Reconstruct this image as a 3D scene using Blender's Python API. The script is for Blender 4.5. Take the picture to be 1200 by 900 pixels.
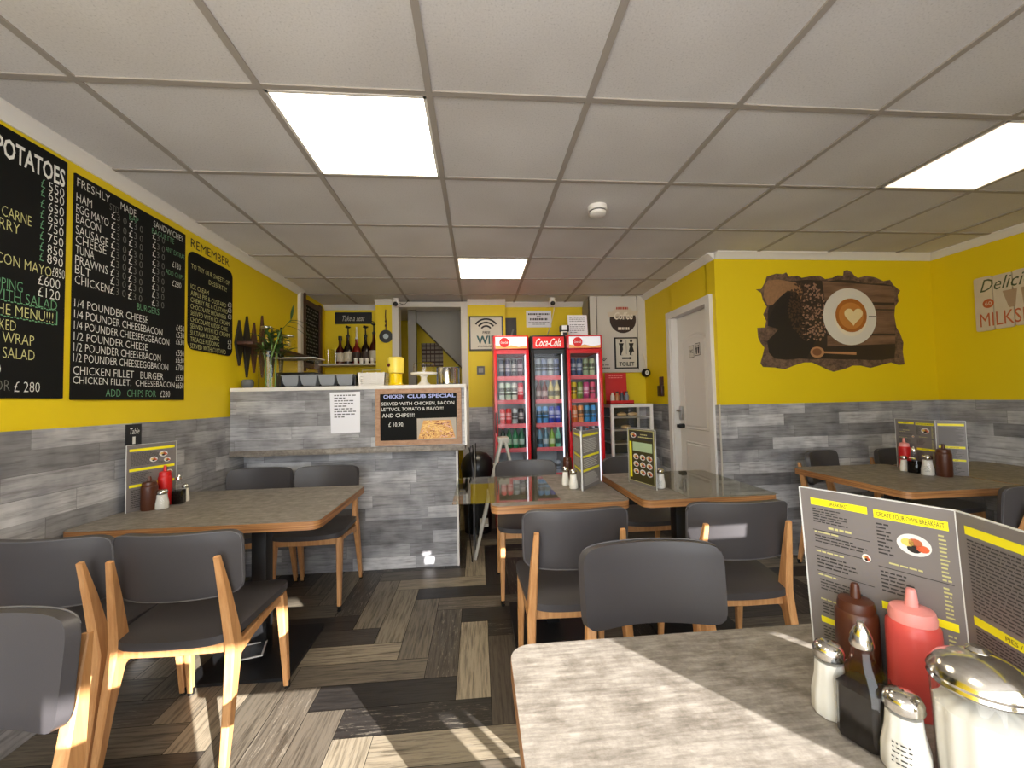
import bpy, bmesh, math, random
from mathutils import Vector, Matrix
from mathutils.geometry import tessellate_polygon
random.seed(7)
PI = math.pi
scene = bpy.context.scene
COL = scene.collection
for o in list(bpy.data.objects): bpy.data.objects.remove(o)

# ------------------------------------------------------------------ camera, world, sun, exposure
ZC = 1.27
FPX, YAW, PITCH, ROLL = 475.0, 0.08474, 0.03786, -0.02149
_f = Vector((math.sin(YAW)*math.cos(PITCH), math.cos(YAW)*math.cos(PITCH), math.sin(PITCH)))
_r0 = Vector((math.cos(YAW), -math.sin(YAW), 0)); _u0 = _r0.cross(_f)
_r = _r0*math.cos(ROLL)+_u0*math.sin(ROLL); _u = -_r0*math.sin(ROLL)+_u0*math.cos(ROLL)
cd = bpy.data.cameras.new('camera'); cam = bpy.data.objects.new('camera', cd); COL.objects.link(cam)
cd.sensor_fit = 'HORIZONTAL'; cd.sensor_width = 36.0; cd.lens = 36.0*FPX/1200.0; cd.clip_start = 0.02
cam.matrix_world = Matrix(((_r.x,_u.x,-_f.x,0),(_r.y,_u.y,-_f.y,0),(_r.z,_u.z,-_f.z,ZC),(0,0,0,1)))
scene.camera = cam

scene.view_settings.view_transform = 'Standard'; scene.view_settings.look = 'None'
scene.view_settings.gamma = 1.0; scene.view_settings.use_curve_mapping = False
scene.view_settings.exposure = 0.6
SUN_ENERGY, SKY_STRENGTH, PANEL_STRENGTH = 16.5, 4.8, 8.5
w = bpy.data.worlds.new('sky'); scene.world = w; w.use_nodes = True
nt = w.node_tree; nt.nodes.clear()
wo = nt.nodes.new('ShaderNodeOutputWorld'); wb = nt.nodes.new('ShaderNodeBackground')
wtc = nt.nodes.new('ShaderNodeTexCoord'); wsp = nt.nodes.new('ShaderNodeSeparateXYZ'); wrp = nt.nodes.new('ShaderNodeValToRGB')
nt.links.new(wtc.outputs['Generated'], wsp.inputs[0]); wmr = nt.nodes.new('ShaderNodeMapRange'); wmr.inputs[1].default_value = -1; nt.links.new(wsp.outputs[2], wmr.inputs[0])
nt.links.new(wmr.outputs[0], wrp.inputs[0]); wrp.color_ramp.elements[0].position = 0.48; wrp.color_ramp.elements[0].color = (0.93, 0.91, 0.89, 1)
wrp.color_ramp.elements[1].position = 0.52; wrp.color_ramp.elements[1].color = (0.90, 0.95, 1.0, 1)   # sunlit pavement below, sky above
nt.links.new(wrp.outputs[0], wb.inputs[0]); wb.inputs[1].default_value = SKY_STRENGTH
nt.links.new(wb.outputs[0], wo.inputs[0])
sl = bpy.data.lights.new('sun', 'SUN'); sl.energy = SUN_ENERGY; sl.angle = math.radians(0.22); sl.color = (1.0, 0.97, 0.93)
sun = bpy.data.objects.new('sun', sl); COL.objects.link(sun)
sun.rotation_euler = Vector((-0.6, 0.8, -0.33)).to_track_quat('-Z', 'Y').to_euler()
sun.location = (6, -8, 5)

# ------------------------------------------------------------------ pixel -> world helpers (a point of the photo on a known plane of the room)
OC = Vector((0, 0, ZC))
def ray(x, y): return _r*((x-600)/FPX)+_u*(-(y-450)/FPX)+_f
def at_x(x, y, X): d = ray(x, y); return OC+d*(X/d.x)
def at_y(x, y, Y): d = ray(x, y); return OC+d*(Y/d.y)
def at_z(x, y, Z): d = ray(x, y); return OC+d*((Z-ZC)/d.z)

# ------------------------------------------------------------------ materials
def s2l(c): return tuple(((v/255.0)/12.92 if v/255.0 <= 0.04045 else ((v/255.0+0.055)/1.055)**2.4) for v in c)
MATS = {}
def mat(name, rgb, rough=0.6, metal=0.0, spec=0.5, emit=None, es=1.0, bump=0, var=0.0, vscale=20, coat=0.0):
    if name in MATS: return MATS[name]
    m = bpy.data.materials.new(name); m.use_nodes = True
    n = m.node_tree; b = n.nodes['Principled BSDF']
    c = s2l(rgb)+(1,)
    b.inputs['Base Color'].default_value = c; b.inputs['Roughness'].default_value = rough
    b.inputs['Metallic'].default_value = metal; b.inputs['Specular IOR Level'].default_value = spec
    b.inputs['Coat Weight'].default_value = coat
    if emit: b.inputs['Emission Color'].default_value = s2l(emit)+(1,); b.inputs['Emission Strength'].default_value = es
    if var or bump:
        tc = n.nodes.new('ShaderNodeTexCoord'); nz = n.nodes.new('ShaderNodeTexNoise')
        nz.inputs['Scale'].default_value = vscale; nz.inputs['Detail'].default_value = 4
        n.links.new(tc.outputs['Object'], nz.inputs['Vector'])
        if var:
            mx = n.nodes.new('ShaderNodeMix'); mx.data_type = 'RGBA'
            mx.inputs[6].default_value = tuple(v*(1-var) for v in c[:3])+(1,); mx.inputs[7].default_value = tuple(min(1, v*(1+var)) for v in c[:3])+(1,)
            n.links.new(nz.outputs[0], mx.inputs[0]); n.links.new(mx.outputs[2], b.inputs['Base Color'])
        if bump:
            bp = n.nodes.new('ShaderNodeBump'); bp.inputs['Strength'].default_value = bump; bp.inputs['Distance'].default_value = 0.002
            n.links.new(nz.outputs[0], bp.inputs['Height']); n.links.new(bp.outputs[0], b.inputs['Normal'])
    MATS[name] = m; return m

class NB:
    """tiny node builder"""
    def __init__(s, name):
        s.m = bpy.data.materials.new(name); s.m.use_nodes = True; s.t = s.m.node_tree; s.b = s.t.nodes['Principled BSDF']; MATS[name] = s.m
    def n(s, typ, **kw):
        x = s.t.nodes.new('ShaderNode'+typ)
        for k, v in kw.items(): setattr(x, k, v)
        return x
    def l(s, a, b): s.t.links.new(a, b)
    def math(s, op, a, b=None, c=None):
        x = s.n('Math', operation=op)
        for i, v in enumerate((a, b, c)):
            if v is None: continue
            if hasattr(v, 'is_linked') or hasattr(v, 'node'): s.l(v, x.inputs[i])
            else: x.inputs[i].default_value = v
        return x.outputs[0]
    def comb(s, x, y, z=0.0):
        c = s.n('CombineXYZ')
        for i, v in enumerate((x, y, z)):
            if hasattr(v, 'node'): s.l(v, c.inputs[i])
            else: c.inputs[i].default_value = v
        return c.outputs[0]
    def ramp(s, fac, stops, interp='LINEAR'):
        r = s.n('ValToRGB'); r.color_ramp.interpolation = interp
        el = r.color_ramp.elements
        while len(el) < len(stops): el.new(0.5)
        for e, (p, c) in zip(el, stops): e.position = p; e.color = s2l(c)+(1,)
        s.l(fac, r.inputs[0]); return r.outputs[0]
    def mix(s, fac, a, b, mode='MIX'):
        x = s.n('Mix', data_type='RGBA', blend_type=mode)
        for i, v in ((0, fac), (6, a), (7, b)):
            if hasattr(v, 'node'): s.l(v, x.inputs[i])
            elif i == 0: x.inputs[0].default_value = v
            else: x.inputs[i].default_value = v
        return x.outputs[2]

def cladding_mat():
    k = NB('plank_cladding')
    g = k.n('NewGeometry'); sp = k.n('SeparateXYZ'); k.l(g.outputs['Position'], sp.inputs[0])
    u = k.math('ADD', sp.outputs[0], sp.outputs[1]); v = k.math('DIVIDE', k.math('ADD', sp.outputs[2], 0.0), 0.0925)
    row = k.math('FLOOR', v); wn = k.n('TexWhiteNoise', noise_dimensions='1D'); k.l(row, wn.inputs['W'])
    uu = k.math('ADD', k.math('DIVIDE', u, 0.47), k.math('MULTIPLY', wn.outputs[0], 9.0))
    colm = k.math('FLOOR', uu); w2 = k.n('TexWhiteNoise', noise_dimensions='2D'); k.l(k.comb(colm, row), w2.inputs['Vector'])
    base = k.ramp(w2.outputs[0], [(0, (144, 143, 144)), (0.35, (176, 175, 176)), (0.7, (204, 203, 204)), (1, (232, 231, 230))])
    nz = k.n('TexNoise'); nz.inputs['Scale'].default_value = 1.0; nz.inputs['Detail'].default_value = 6; nz.inputs['Roughness'].default_value = 0.65
    k.l(k.comb(k.math('MULTIPLY', u, 5.0), k.math('MULTIPLY', sp.outputs[2], 55.0), k.math('MULTIPLY', w2.outputs[0], 40.0)), nz.inputs['Vector'])
    grain = k.ramp(nz.outputs[0], [(0.28, (168, 166, 166)), (0.5, (232, 232, 234)), (0.75, (255, 255, 255))])
    nz2 = k.n('TexNoise'); nz2.inputs['Scale'].default_value = 7.0; nz2.inputs['Detail'].default_value = 3; k.l(g.outputs['Position'], nz2.inputs['Vector'])
    blot = k.ramp(nz2.outputs[0], [(0.3, (200, 200, 203)), (0.65, (255, 255, 255))])
    c = k.mix(1.0, k.mix(1.0, base, grain, 'MULTIPLY'), blot, 'MULTIPLY')
    fv = k.math('FRACT', v); fu = k.math('FRACT', uu)
    line = k.math('MAXIMUM', k.math('LESS_THAN', fv, 0.025), k.math('LESS_THAN', fu, 0.006))
    c = k.mix(k.math('MULTIPLY', line, 0.45), c, (0.06, 0.06, 0.06, 1))
    k.l(c, k.b.inputs['Base Color']); k.b.inputs['Roughness'].default_value = 0.5
    return k.m
def floor_mat():
    k = NB('floor_planks')
    a = k.n('Attribute', attribute_name='tint'); uv = k.n('UVMap')
    sp = k.n('SeparateXYZ'); k.l(uv.outputs[0], sp.inputs[0])
    sc = k.n('SeparateColor'); k.l(a.outputs['Color'], sc.inputs[0])
    base = k.ramp(sc.outputs[0], [(0, (36, 34, 33)), (0.25, (58, 53, 50)), (0.45, (92, 84, 75)), (0.7, (132, 122, 105)), (1, (170, 156, 134))])
    nz = k.n('TexNoise'); nz.inputs['Scale'].default_value = 1.0; nz.inputs['Detail'].default_value = 7; nz.inputs['Roughness'].default_value = 0.7
    k.l(k.comb(k.math('MULTIPLY', sp.outputs[0], 5.0), k.math('MULTIPLY', sp.outputs[1], 85.0), k.math('MULTIPLY', sc.outputs[1], 50)), nz.inputs['Vector'])
    grain = k.ramp(nz.outputs[0], [(0.3, (120, 116, 112)), (0.55, (255, 255, 255))])
    c = k.mix(1.0, base, grain, 'MULTIPLY')
    n2 = k.n('TexNoise'); n2.inputs['Scale'].default_value = 1.0; n2.inputs['Detail'].default_value = 8; n2.inputs['Roughness'].default_value = 0.8
    k.l(k.comb(k.math('MULTIPLY', sp.outputs[0], 9.0), k.math('MULTIPLY', sp.outputs[1], 90.0), k.math('MULTIPLY', sc.outputs[1], 91)), n2.inputs['Vector'])
    scr = k.math('MULTIPLY', k.math('GREATER_THAN', n2.outputs[0], 0.58), k.math('GREATER_THAN', sc.outputs[2], 0.6))
    c = k.mix(k.math('MULTIPLY', scr, 0.55), c, s2l((150, 142, 128))+(1,))
    k.l(c, k.b.inputs['Base Color']); k.b.inputs['Roughness'].default_value = 0.42
    bp = k.n('Bump'); bp.inputs['Strength'].default_value = 0.25; bp.inputs['Distance'].default_value = 0.002
    k.l(nz.outputs[0], bp.inputs['Height']); k.l(bp.outputs[0], k.b.inputs['Normal'])
    return k.m
def wood_mat(name, dark, light, su, sv, axis='auto', rough=0.5, blot=True):
    k = NB(name); tc = k.n('TexCoord'); sp = k.n('SeparateXYZ'); k.l(tc.outputs['Object'], sp.inputs[0])
    nz = k.n('TexNoise'); nz.inputs['Scale'].default_value = 1.0; nz.inputs['Detail'].default_value = 6; nz.inputs['Roughness'].default_value = 0.65
    if axis == 'z': vec = k.comb(k.math('MULTIPLY', sp.outputs[0], sv), k.math('MULTIPLY', sp.outputs[1], sv), k.math('MULTIPLY', sp.outputs[2], su))
    elif axis == 'layers': vec = k.comb(k.math('MULTIPLY', sp.outputs[0], su), k.math('MULTIPLY', sp.outputs[1], su), k.math('MULTIPLY', sp.outputs[2], sv))
    else: vec = k.comb(k.math('MULTIPLY', sp.outputs[0], su), k.math('MULTIPLY', sp.outputs[1], sv), k.math('MULTIPLY', sp.outputs[2], sv))
    k.l(vec, nz.inputs['Vector'])
    c = k.ramp(nz.outputs[0], [(0.3, dark), (0.7, light)])
    if blot:
        n2 = k.n('TexNoise'); n2.inputs['Scale'].default_value = 24.0; n2.inputs['Detail'].default_value = 7; n2.inputs['Roughness'].default_value = 0.75; k.l(tc.outputs['Object'], n2.inputs['Vector'])
        c = k.mix(1.0, c, k.ramp(n2.outputs[0], [(0.34, (196, 192, 188)), (0.6, (255, 255, 255))]), 'MULTIPLY')
    k.l(c, k.b.inputs['Base Color']); k.b.inputs['Roughness'].default_value = rough
    return k.m
def thin_glass(name, tint=(255, 255, 255), f0=0.035, rough=0.02):
    k = NB(name); tr = k.n('BsdfTransparent'); gl = k.n('BsdfGlossy'); lw = k.n('LayerWeight'); mx = k.n('MixShader'); out = k.t.nodes['Material Output']
    lw.inputs[0].default_value = 0.5
    fac = k.math('ADD', k.math('MULTIPLY', k.math('POWER', lw.outputs['Facing'], 4.6), 1-f0), f0)
    tr.inputs[0].default_value = s2l(tint)+(1,); gl.inputs['Roughness'].default_value = rough
    k.l(fac, mx.inputs[0]); k.l(tr.outputs[0], mx.inputs[1]); k.l(gl.outputs[0], mx.inputs[2]); k.l(mx.outputs[0], out.inputs[0])
    return k.m
def tile_mat():
    k = NB('ceiling_tile'); g = k.n('NewGeometry')
    nz = k.n('TexNoise'); nz.inputs['Scale'].default_value = 160; nz.inputs['Detail'].default_value = 3; k.l(g.outputs['Position'], nz.inputs['Vector'])
    n2 = k.n('TexNoise'); n2.inputs['Scale'].default_value = 1.7; n2.inputs['Detail'].default_value = 2; k.l(g.outputs['Position'], n2.inputs['Vector'])
    c = k.ramp(nz.outputs[0], [(0.25, (182, 179, 178)), (0.38, (209, 206, 205)), (0.6, (216, 213, 212))])
    c = k.mix(1.0, c, k.ramp(n2.outputs[0], [(0.3, (236, 234, 232)), (0.7, (255, 255, 255))]), 'MULTIPLY')
    k.l(c, k.b.inputs['Base Color']); k.b.inputs['Roughness'].default_value = 0.85
    return k.m
CLAD = cladding_mat(); FLOORM = floor_mat(); TILE = tile_mat()
LAMINATE = wood_mat('table_laminate', (106, 99, 91), (158, 151, 142), 16, 110)
PLY = wood_mat('plywood_edge', (96, 56, 28), (204, 148, 94), 2.5, 190, 'layers', 0.45, False)
OAK = wood_mat('oak', (188, 130, 78), (218, 166, 112), 3, 60, 'z', 0.42, False)
RAWOAK = wood_mat('pale_frame_wood', (150, 112, 84), (184, 144, 112), 20, 60, 'auto', 0.55, False)
DARKWOOD = wood_mat('dark_frame_wood', (58, 34, 24), (92, 56, 38), 20, 60, 'z', 0.5, False)
LEDGEW = wood_mat('ledge_wood', (120, 112, 104), (168, 160, 150), 6, 40, 'auto', 0.5, True)
YEL = mat('yellow_wall_paint', (228, 200, 5), 0.55, var=0.03, vscale=3)
WHITE = mat('white_paint', (226, 222, 216), 0.45, var=0.03, vscale=6)
OFFW = mat('off_white_paint', (205, 199, 188), 0.55)
TBAR = mat('ceiling_tee_bar', (158, 150, 142), 0.6)
GREYP = mat('grey_paint', (150, 146, 138), 0.7)  # one even grey
LEATHER = mat('charcoal_leatherette', (68, 65, 67), 0.45, bump=0.12, vscale=350)
PIPING = mat('leatherette_seam', (96, 94, 96), 0.5)
BLACKM = mat('black_metal', (22, 22, 24), 0.45)
BLACKP = mat('black_plastic', (18, 18, 19), 0.4)
CHALK = mat('chalkboard_black', (11, 12, 11), 0.8, spec=0.25, var=0.3, vscale=5)
CW = mat('chalk_white', (228, 228, 222), 0.8); CG = mat('chalk_green', (104, 158, 118), 0.8)
CY = mat('chalk_yellow', (206, 204, 140), 0.8); CGR = mat('chalk_grey', (112, 112, 106), 0.8); CB = mat('chalk_blue', (176, 186, 236), 0.8)
PAPER = mat('paper_white', (232, 232, 238), 0.7); INK = mat('ink_black', (24, 24, 26), 0.7); INKG = mat('ink_grey', (96, 96, 102), 0.7)
CHROME = mat('chrome', (215, 212, 206), 0.16, 1.0); STEEL = mat('brushed_steel', (190, 190, 188), 0.3, 1.0)
REDP = mat('red_plastic', (196, 22, 22), 0.4); REDC = mat('fridge_red', (206, 20, 32), 0.3, coat=0.3)
KETCH = mat('ketchup_red', (204, 78, 72), 0.35); KETCHCAP = mat('ketchup_cap', (228, 146, 140), 0.4); BROWNP = mat('brown_plastic', (74, 36, 18), 0.38)
CERAM = mat('white_ceramic', (232, 228, 218), 0.25); SALT = mat('salt_white', (208, 205, 196), 0.85)
VIN = mat('dark_vinegar', (12, 7, 6), 0.12); GLASS = thin_glass('clear_glass'); FGLASS = thin_glass('fridge_glass', (255, 255, 255), 0.010); SHEETG = thin_glass('clear_sheet', (246, 247, 240), 0.06)
DOORW = mat('door_white', (216, 212, 206), 0.4)
GREYPL = mat('grey_tub_plastic', (134, 138, 144), 0.45)
YELP = mat('yellow_plastic', (244, 208, 10), 0.35); YELP2 = mat('pale_yellow_plastic', (246, 222, 92), 0.35)
LEAF = mat('leaf_green', (44, 74, 28), 0.5, var=0.3, vscale=30); STALK = mat('bamboo_green', (92, 128, 46), 0.45)
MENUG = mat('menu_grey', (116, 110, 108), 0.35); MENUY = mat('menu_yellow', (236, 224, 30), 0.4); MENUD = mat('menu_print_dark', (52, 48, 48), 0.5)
MENUL = mat('menu_print_light', (186, 180, 120), 0.5); MENUW = mat('menu_print_white', (214, 212, 208), 0.5); CLEARED = mat('clear_edge', (206, 206, 204), 0.2)
LED = mat('led_diffuser', (255, 250, 235), 0.5, emit=(255, 241, 214), es=PANEL_STRENGTH)
LEDR = mat('led_diffuser_weak', (255, 246, 234), 0.5, emit=(255, 238, 218), es=PANEL_STRENGTH*0.12)
FLED = mat('fridge_led', (255, 255, 255), 0.5, emit=(226, 236, 255), es=0.75)

# ------------------------------------------------------------------ mesh helpers
class Fr:
    """a flat frame: origin, right, up, and the normal towards the viewer"""
    def __init__(s, o, u, v): s.o = Vector(o); s.u = Vector(u).normalized(); s.v = Vector(v).normalized(); s.n = s.u.cross(s.v)
    def p(s, a, b, c=0.0): return s.o+s.u*a+s.v*b+s.n*c
TXT = {}
def text_geo(body, bold=0.0):
    k = (body, bold)
    if k in TXT: return TXT[k]
    cu = bpy.data.curves.new('t', 'FONT'); cu.body = body; cu.resolution_u = 2; cu.offset = bold
    ob = bpy.data.objects.new('t', cu); me = bpy.data.meshes.new_from_object(ob)
    vs = [v.co.copy() for v in me.vertices]; fs = [tuple(p.vertices) for p in me.polygons]
    bpy.data.objects.remove(ob); bpy.data.curves.remove(cu); bpy.data.meshes.remove(me)
    x0 = min(v.x for v in vs); x1 = max(v.x for v in vs); y0 = min(v.y for v in vs); y1 = max(v.y for v in vs)
    TXT[k] = ([((v.x-x0)/(x1-x0), (v.y-y0)/(y1-y0)) for v in vs], fs, (x1-x0)/(y1-y0)); return TXT[k]
class MB:
    def __init__(s): s.bm = bmesh.new()
    def face(s, pts):
        try: return s.bm.faces.new([s.bm.verts.new(p) for p in pts])
        except ValueError: return None
    def box(s, x0, x1, y0, y1, z0, z1, bev=0.0):
        r = bmesh.ops.create_cube(s.bm, size=1.0)['verts']
        for v in r: v.co = Vector(((x0+x1)/2+v.co.x*(x1-x0), (y0+y1)/2+v.co.y*(y1-y0), (z0+z1)/2+v.co.z*(z1-z0)))
        if bev:
            es = {e for v in r for e in v.link_edges}
            bmesh.ops.bevel(s.bm, geom=list(es), offset=bev, segments=2, affect='EDGES', profile=0.5)
        return s
    def fbox(s, fr, a0, a1, b0, b1, c0, c1):
        P = [[fr.p(a, b, c) for a, b in ((a0, b0), (a1, b0), (a1, b1), (a0, b1))] for c in (c0, c1)]
        A = [s.bm.verts.new(p) for p in P[0]]; B = [s.bm.verts.new(p) for p in P[1]]
        s.bm.faces.new(A[::-1]); s.bm.faces.new(B)
        for i in range(4): s.bm.faces.new((A[i], A[(i+1) % 4], B[(i+1) % 4], B[i]))
        return s
    def quad(s, fr, a0, a1, b0, b1, c=0.0): s.face([fr.p(a0, b0, c), fr.p(a1, b0, c), fr.p(a1, b1, c), fr.p(a0, b1, c)]); return s
    def disc(s, fr, a, b, ra, rb, c=0.0, n=24): s.face([fr.p(a+ra*math.cos(2*PI*i/n), b+rb*math.sin(2*PI*i/n), c) for i in range(n)]); return s
    def fpoly(s, fr, pts, c=0.0):
        V = [s.bm.verts.new(fr.p(a, b, c)) for a, b in pts]
        for t3 in tessellate_polygon([[Vector((a, b, 0)) for a, b in pts]]): s.bm.faces.new([V[i] for i in t3])
        return s
    def fprism(s, fr, pts, c0, c1):
        A = [s.bm.verts.new(fr.p(a, b, c0)) for a, b in pts]; B = [s.bm.verts.new(fr.p(a, b, c1)) for a, b in pts]; n = len(pts)
        for t3 in tessellate_polygon([[Vector((a, b, 0)) for a, b in pts]]): s.bm.faces.new([A[i] for i in t3][::-1]); s.bm.faces.new([B[i] for i in t3])
        for i in range(n): s.bm.faces.new((A[i], A[(i+1) % n], B[(i+1) % n], B[i]))
        return s
    def ring(s, fr, a, b, r0, r1, c=0.0, t0=0.0, t1=2*PI, n=24):
        for i in range(n):
            p, q = t0+(t1-t0)*i/n, t0+(t1-t0)*(i+1)/n
            s.face([fr.p(a+r0*math.cos(p), b+r0*math.sin(p), c), fr.p(a+r1*math.cos(p), b+r1*math.sin(p), c), fr.p(a+r1*math.cos(q), b+r1*math.sin(q), c), fr.p(a+r0*math.cos(q), b+r0*math.sin(q), c)])
        return s
    def text(s, fr, body, a0, a1, b0, b1, c=0.0, bold=0.0, shear=0.0):
        vs, fs, asp = text_geo(body, bold)
        V = [s.bm.verts.new(fr.p(a0+(a1-a0)*x+shear*(b1-b0)*y, b0+(b1-b0)*y, c)) for x, y in vs]
        for f in fs:
            try: s.bm.faces.new([V[i] for i in f])
            except ValueError: pass
        return s
    def cyl(s, c, r, h, n=24, r2=None):
        r2 = r if r2 is None else r2
        return s.lathe(c, [(0, 0), (r, 0), (r2, h), (0, h)], n)
    def lathe(s, c, prof, n=24, flute=0.0, nf=0):
        c = Vector(c); rings = []
        for r, z in prof:
            if r <= 1e-6: rings.append([s.bm.verts.new(c+Vector((0, 0, z)))])
            else: rings.append([s.bm.verts.new(c+Vector((r*(1+(flute*math.cos(nf*2*PI*i/n) if nf else 0))*math.cos(2*PI*i/n), r*(1+(flute*math.cos(nf*2*PI*i/n) if nf else 0))*math.sin(2*PI*i/n), z))) for i in range(n)])
        for A, B in zip(rings, rings[1:]):
            for i in range(n):
                j = (i+1) % n
                a = [A[i % len(A)], A[j % len(A)]] if len(A) > 1 else [A[0]]
                b = [B[j % len(B)], B[i % len(B)]] if len(B) > 1 else [B[0]]
                if len(a)+len(b) >= 3: s.bm.faces.new(a+b)
        return s
    def loft(s, secs, cap=True):
        R = [[s.bm.verts.new(p) for p in sec] for sec in secs]; n = len(R[0])
        for A, B in zip(R, R[1:]):
            for i in range(n): s.bm.faces.new((A[i], A[(i+1) % n], B[(i+1) % n], B[i]))
        if cap: s.bm.faces.new(R[0][::-1]); s.bm.faces.new(R[-1])
        return s
    def bar(s, pts, sizes, bev=0.0, side=Vector((1, 0, 0))):
        """tapered rectangular bar along a path; size = (along side, across)"""
        pts = [Vector(p) for p in pts]; secs = []
        for i, p in enumerate(pts):
            t = ((pts[min(i+1, len(pts)-1)]-pts[max(i-1, 0)])).normalized()
            a = (side-t*side.dot(t)).normalized(); b = t.cross(a); w_, d_ = sizes[i]
            ch = min(w_, d_)*0.16
            secs.append([p+a*x+b*y for x, y in ((-w_/2+ch, -d_/2), (w_/2-ch, -d_/2), (w_/2, -d_/2+ch), (w_/2, d_/2-ch), (w_/2-ch, d_/2), (-w_/2+ch, d_/2), (-w_/2, d_/2-ch), (-w_/2, -d_/2+ch))])
        return s.loft(secs)
    def tube(s, pts, r, n=8, taper=None):
        pts = [Vector(p) for p in pts]; secs = []
        for i, p in enumerate(pts):
            t = (pts[min(i+1, len(pts)-1)]-pts[max(i-1, 0)]).normalized()
            ref = Vector((0, 0, 1)) if abs(t.z) < 0.9 else Vector((1, 0, 0))
            a = t.cross(ref).normalized(); b = t.cross(a)
            rr = r if taper is None else taper[i]
            secs.append([p+a*rr*math.cos(2*PI*k/n)+b*rr*math.sin(2*PI*k/n) for k in range(n)])
        return s.loft(secs)
    def sphere(s, c, rx, ry, rz, n=16):
        r = bmesh.ops.create_uvsphere(s.bm, u_segments=n, v_segments=max(6, n//2), radius=1.0)['verts']
        for v in r: v.co = Vector((c[0]+v.co.x*rx, c[1]+v.co.y*ry, c[2]+v.co.z*rz))
        return s
    def pad(s, fn, nu=18, nv=10, t=0.04, pw=7.0, edge=0.35):
        """closed cushion: fn(a, b) -> (point, normal) with a, b in -1..1 on a rounded square"""
        def rs(a, b):
            m = max(abs(a), abs(b)); d = (abs(a)**pw+abs(b)**pw)**(1/pw)
            k = m/d if d > 1e-9 else 1; return a*k, b*k
        G = []
        for sgn in (1, -1):
            g = []
            for j in range(nv+1):
                rw = []
                for i in range(nu+1):
                    a, b = -1+2*i/nu, -1+2*j/nv
                    m = max(abs(a), abs(b)); x, y = rs(a, b); p, nn = fn(x, y)
                    rw.append(s.bm.verts.new(p+nn*(sgn*t/2*(1-edge*m**6))))
                g.append(rw)
            G.append(g)
        for g, fl in ((G[0], 0), (G[1], 1)):
            for j in range(nv):
                for i in range(nu):
                    q = [g[j][i], g[j][i+1], g[j+1][i+1], g[j+1][i]]
                    s.bm.faces.new(q[::-1] if fl else q)
        def bd(g): return [g[0][i] for i in range(nu+1)]+[g[j][nu] for j in range(1, nv+1)]+[g[nv][i] for i in range(nu-1, -1, -1)]+[g[j][0] for j in range(nv-1, 0, -1)]
        A, B = bd(G[0]), bd(G[1]); n = len(A)
        for i in range(n): s.bm.faces.new((A[(i+1) % n], A[i], B[i], B[(i+1) % n]))
        return [( (A[i].co+B[i].co)/2 ) for i in range(n)]

def wpos(o):
    v = Vector((0, 0, 0))
    while o: v += o.location; o = o.parent
    return v
def obj(name, mb, m, parent=None, local=False, smooth=True, label=None):
    bmesh.ops.recalc_face_normals(mb.bm, faces=mb.bm.faces[:]) if smooth != 'flat' else None
    me = bpy.data.meshes.new(name); mb.bm.to_mesh(me); mb.bm.free()
    for x in (m if isinstance(m, (list, tuple)) else [m]): me.materials.append(x)
    if smooth is True:
        me.shade_smooth() if hasattr(me, 'shade_smooth') else None
        try: me.set_sharp_from_angle(angle=math.radians(35))
        except Exception: pass
    o = bpy.data.objects.new(name, me); COL.objects.link(o)
    if parent is not None:
        o.parent = parent
        if not local: o.location = -wpos(parent)
    if label: o['label'] = label
    return o
def decal(name, mb, m, parent, label=None): return obj(name, mb, m, parent, smooth='flat', label=label)
def tag(o, label, cat, group=None, kind=None):
    o['label'] = label; o['category'] = cat
    if group: o['group'] = group
    if kind: o['kind'] = kind
    return o
def thing(name, label, cat, loc=(0, 0, 0), rz=0.0, group=None):
    o = bpy.data.objects.new(name, None); COL.objects.link(o); o.location = loc; o.rotation_euler = (0, 0, rz); o.empty_display_size = 0.05
    return tag(o, label, cat, group)
def struct(name, mb, m, parent=None, label=None, cat='structure', smooth=True):
    o = obj(name, mb, m, parent, smooth=smooth)
    o['kind'] = 'structure'
    return o
def copy_tree(root, loc, rz, label=None, group=None):
    def cp(o, par):
        c = o.copy(); COL.objects.link(c)
        if par: c.parent = par
        for ch in o.children: cp(ch, c)
        return c
    r = cp(root, None); r.location = loc; r.rotation_euler = (0, 0, rz)
    if label: r['label'] = label
    if group: r['group'] = group
    return r
ORD = ['first', 'second', 'third', 'fourth', 'fifth', 'sixth', 'seventh', 'eighth']

# ------------------------------------------------------------------ room shell
XL, XD, XR, YM, YF, C, DADO = -1.76, 1.90, 3.80, 3.05, -1.1, 2.406, 1.19
TILEX, TILEY, TW, TD = -1.3591, 1.4699, 0.60, 0.57341
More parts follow.
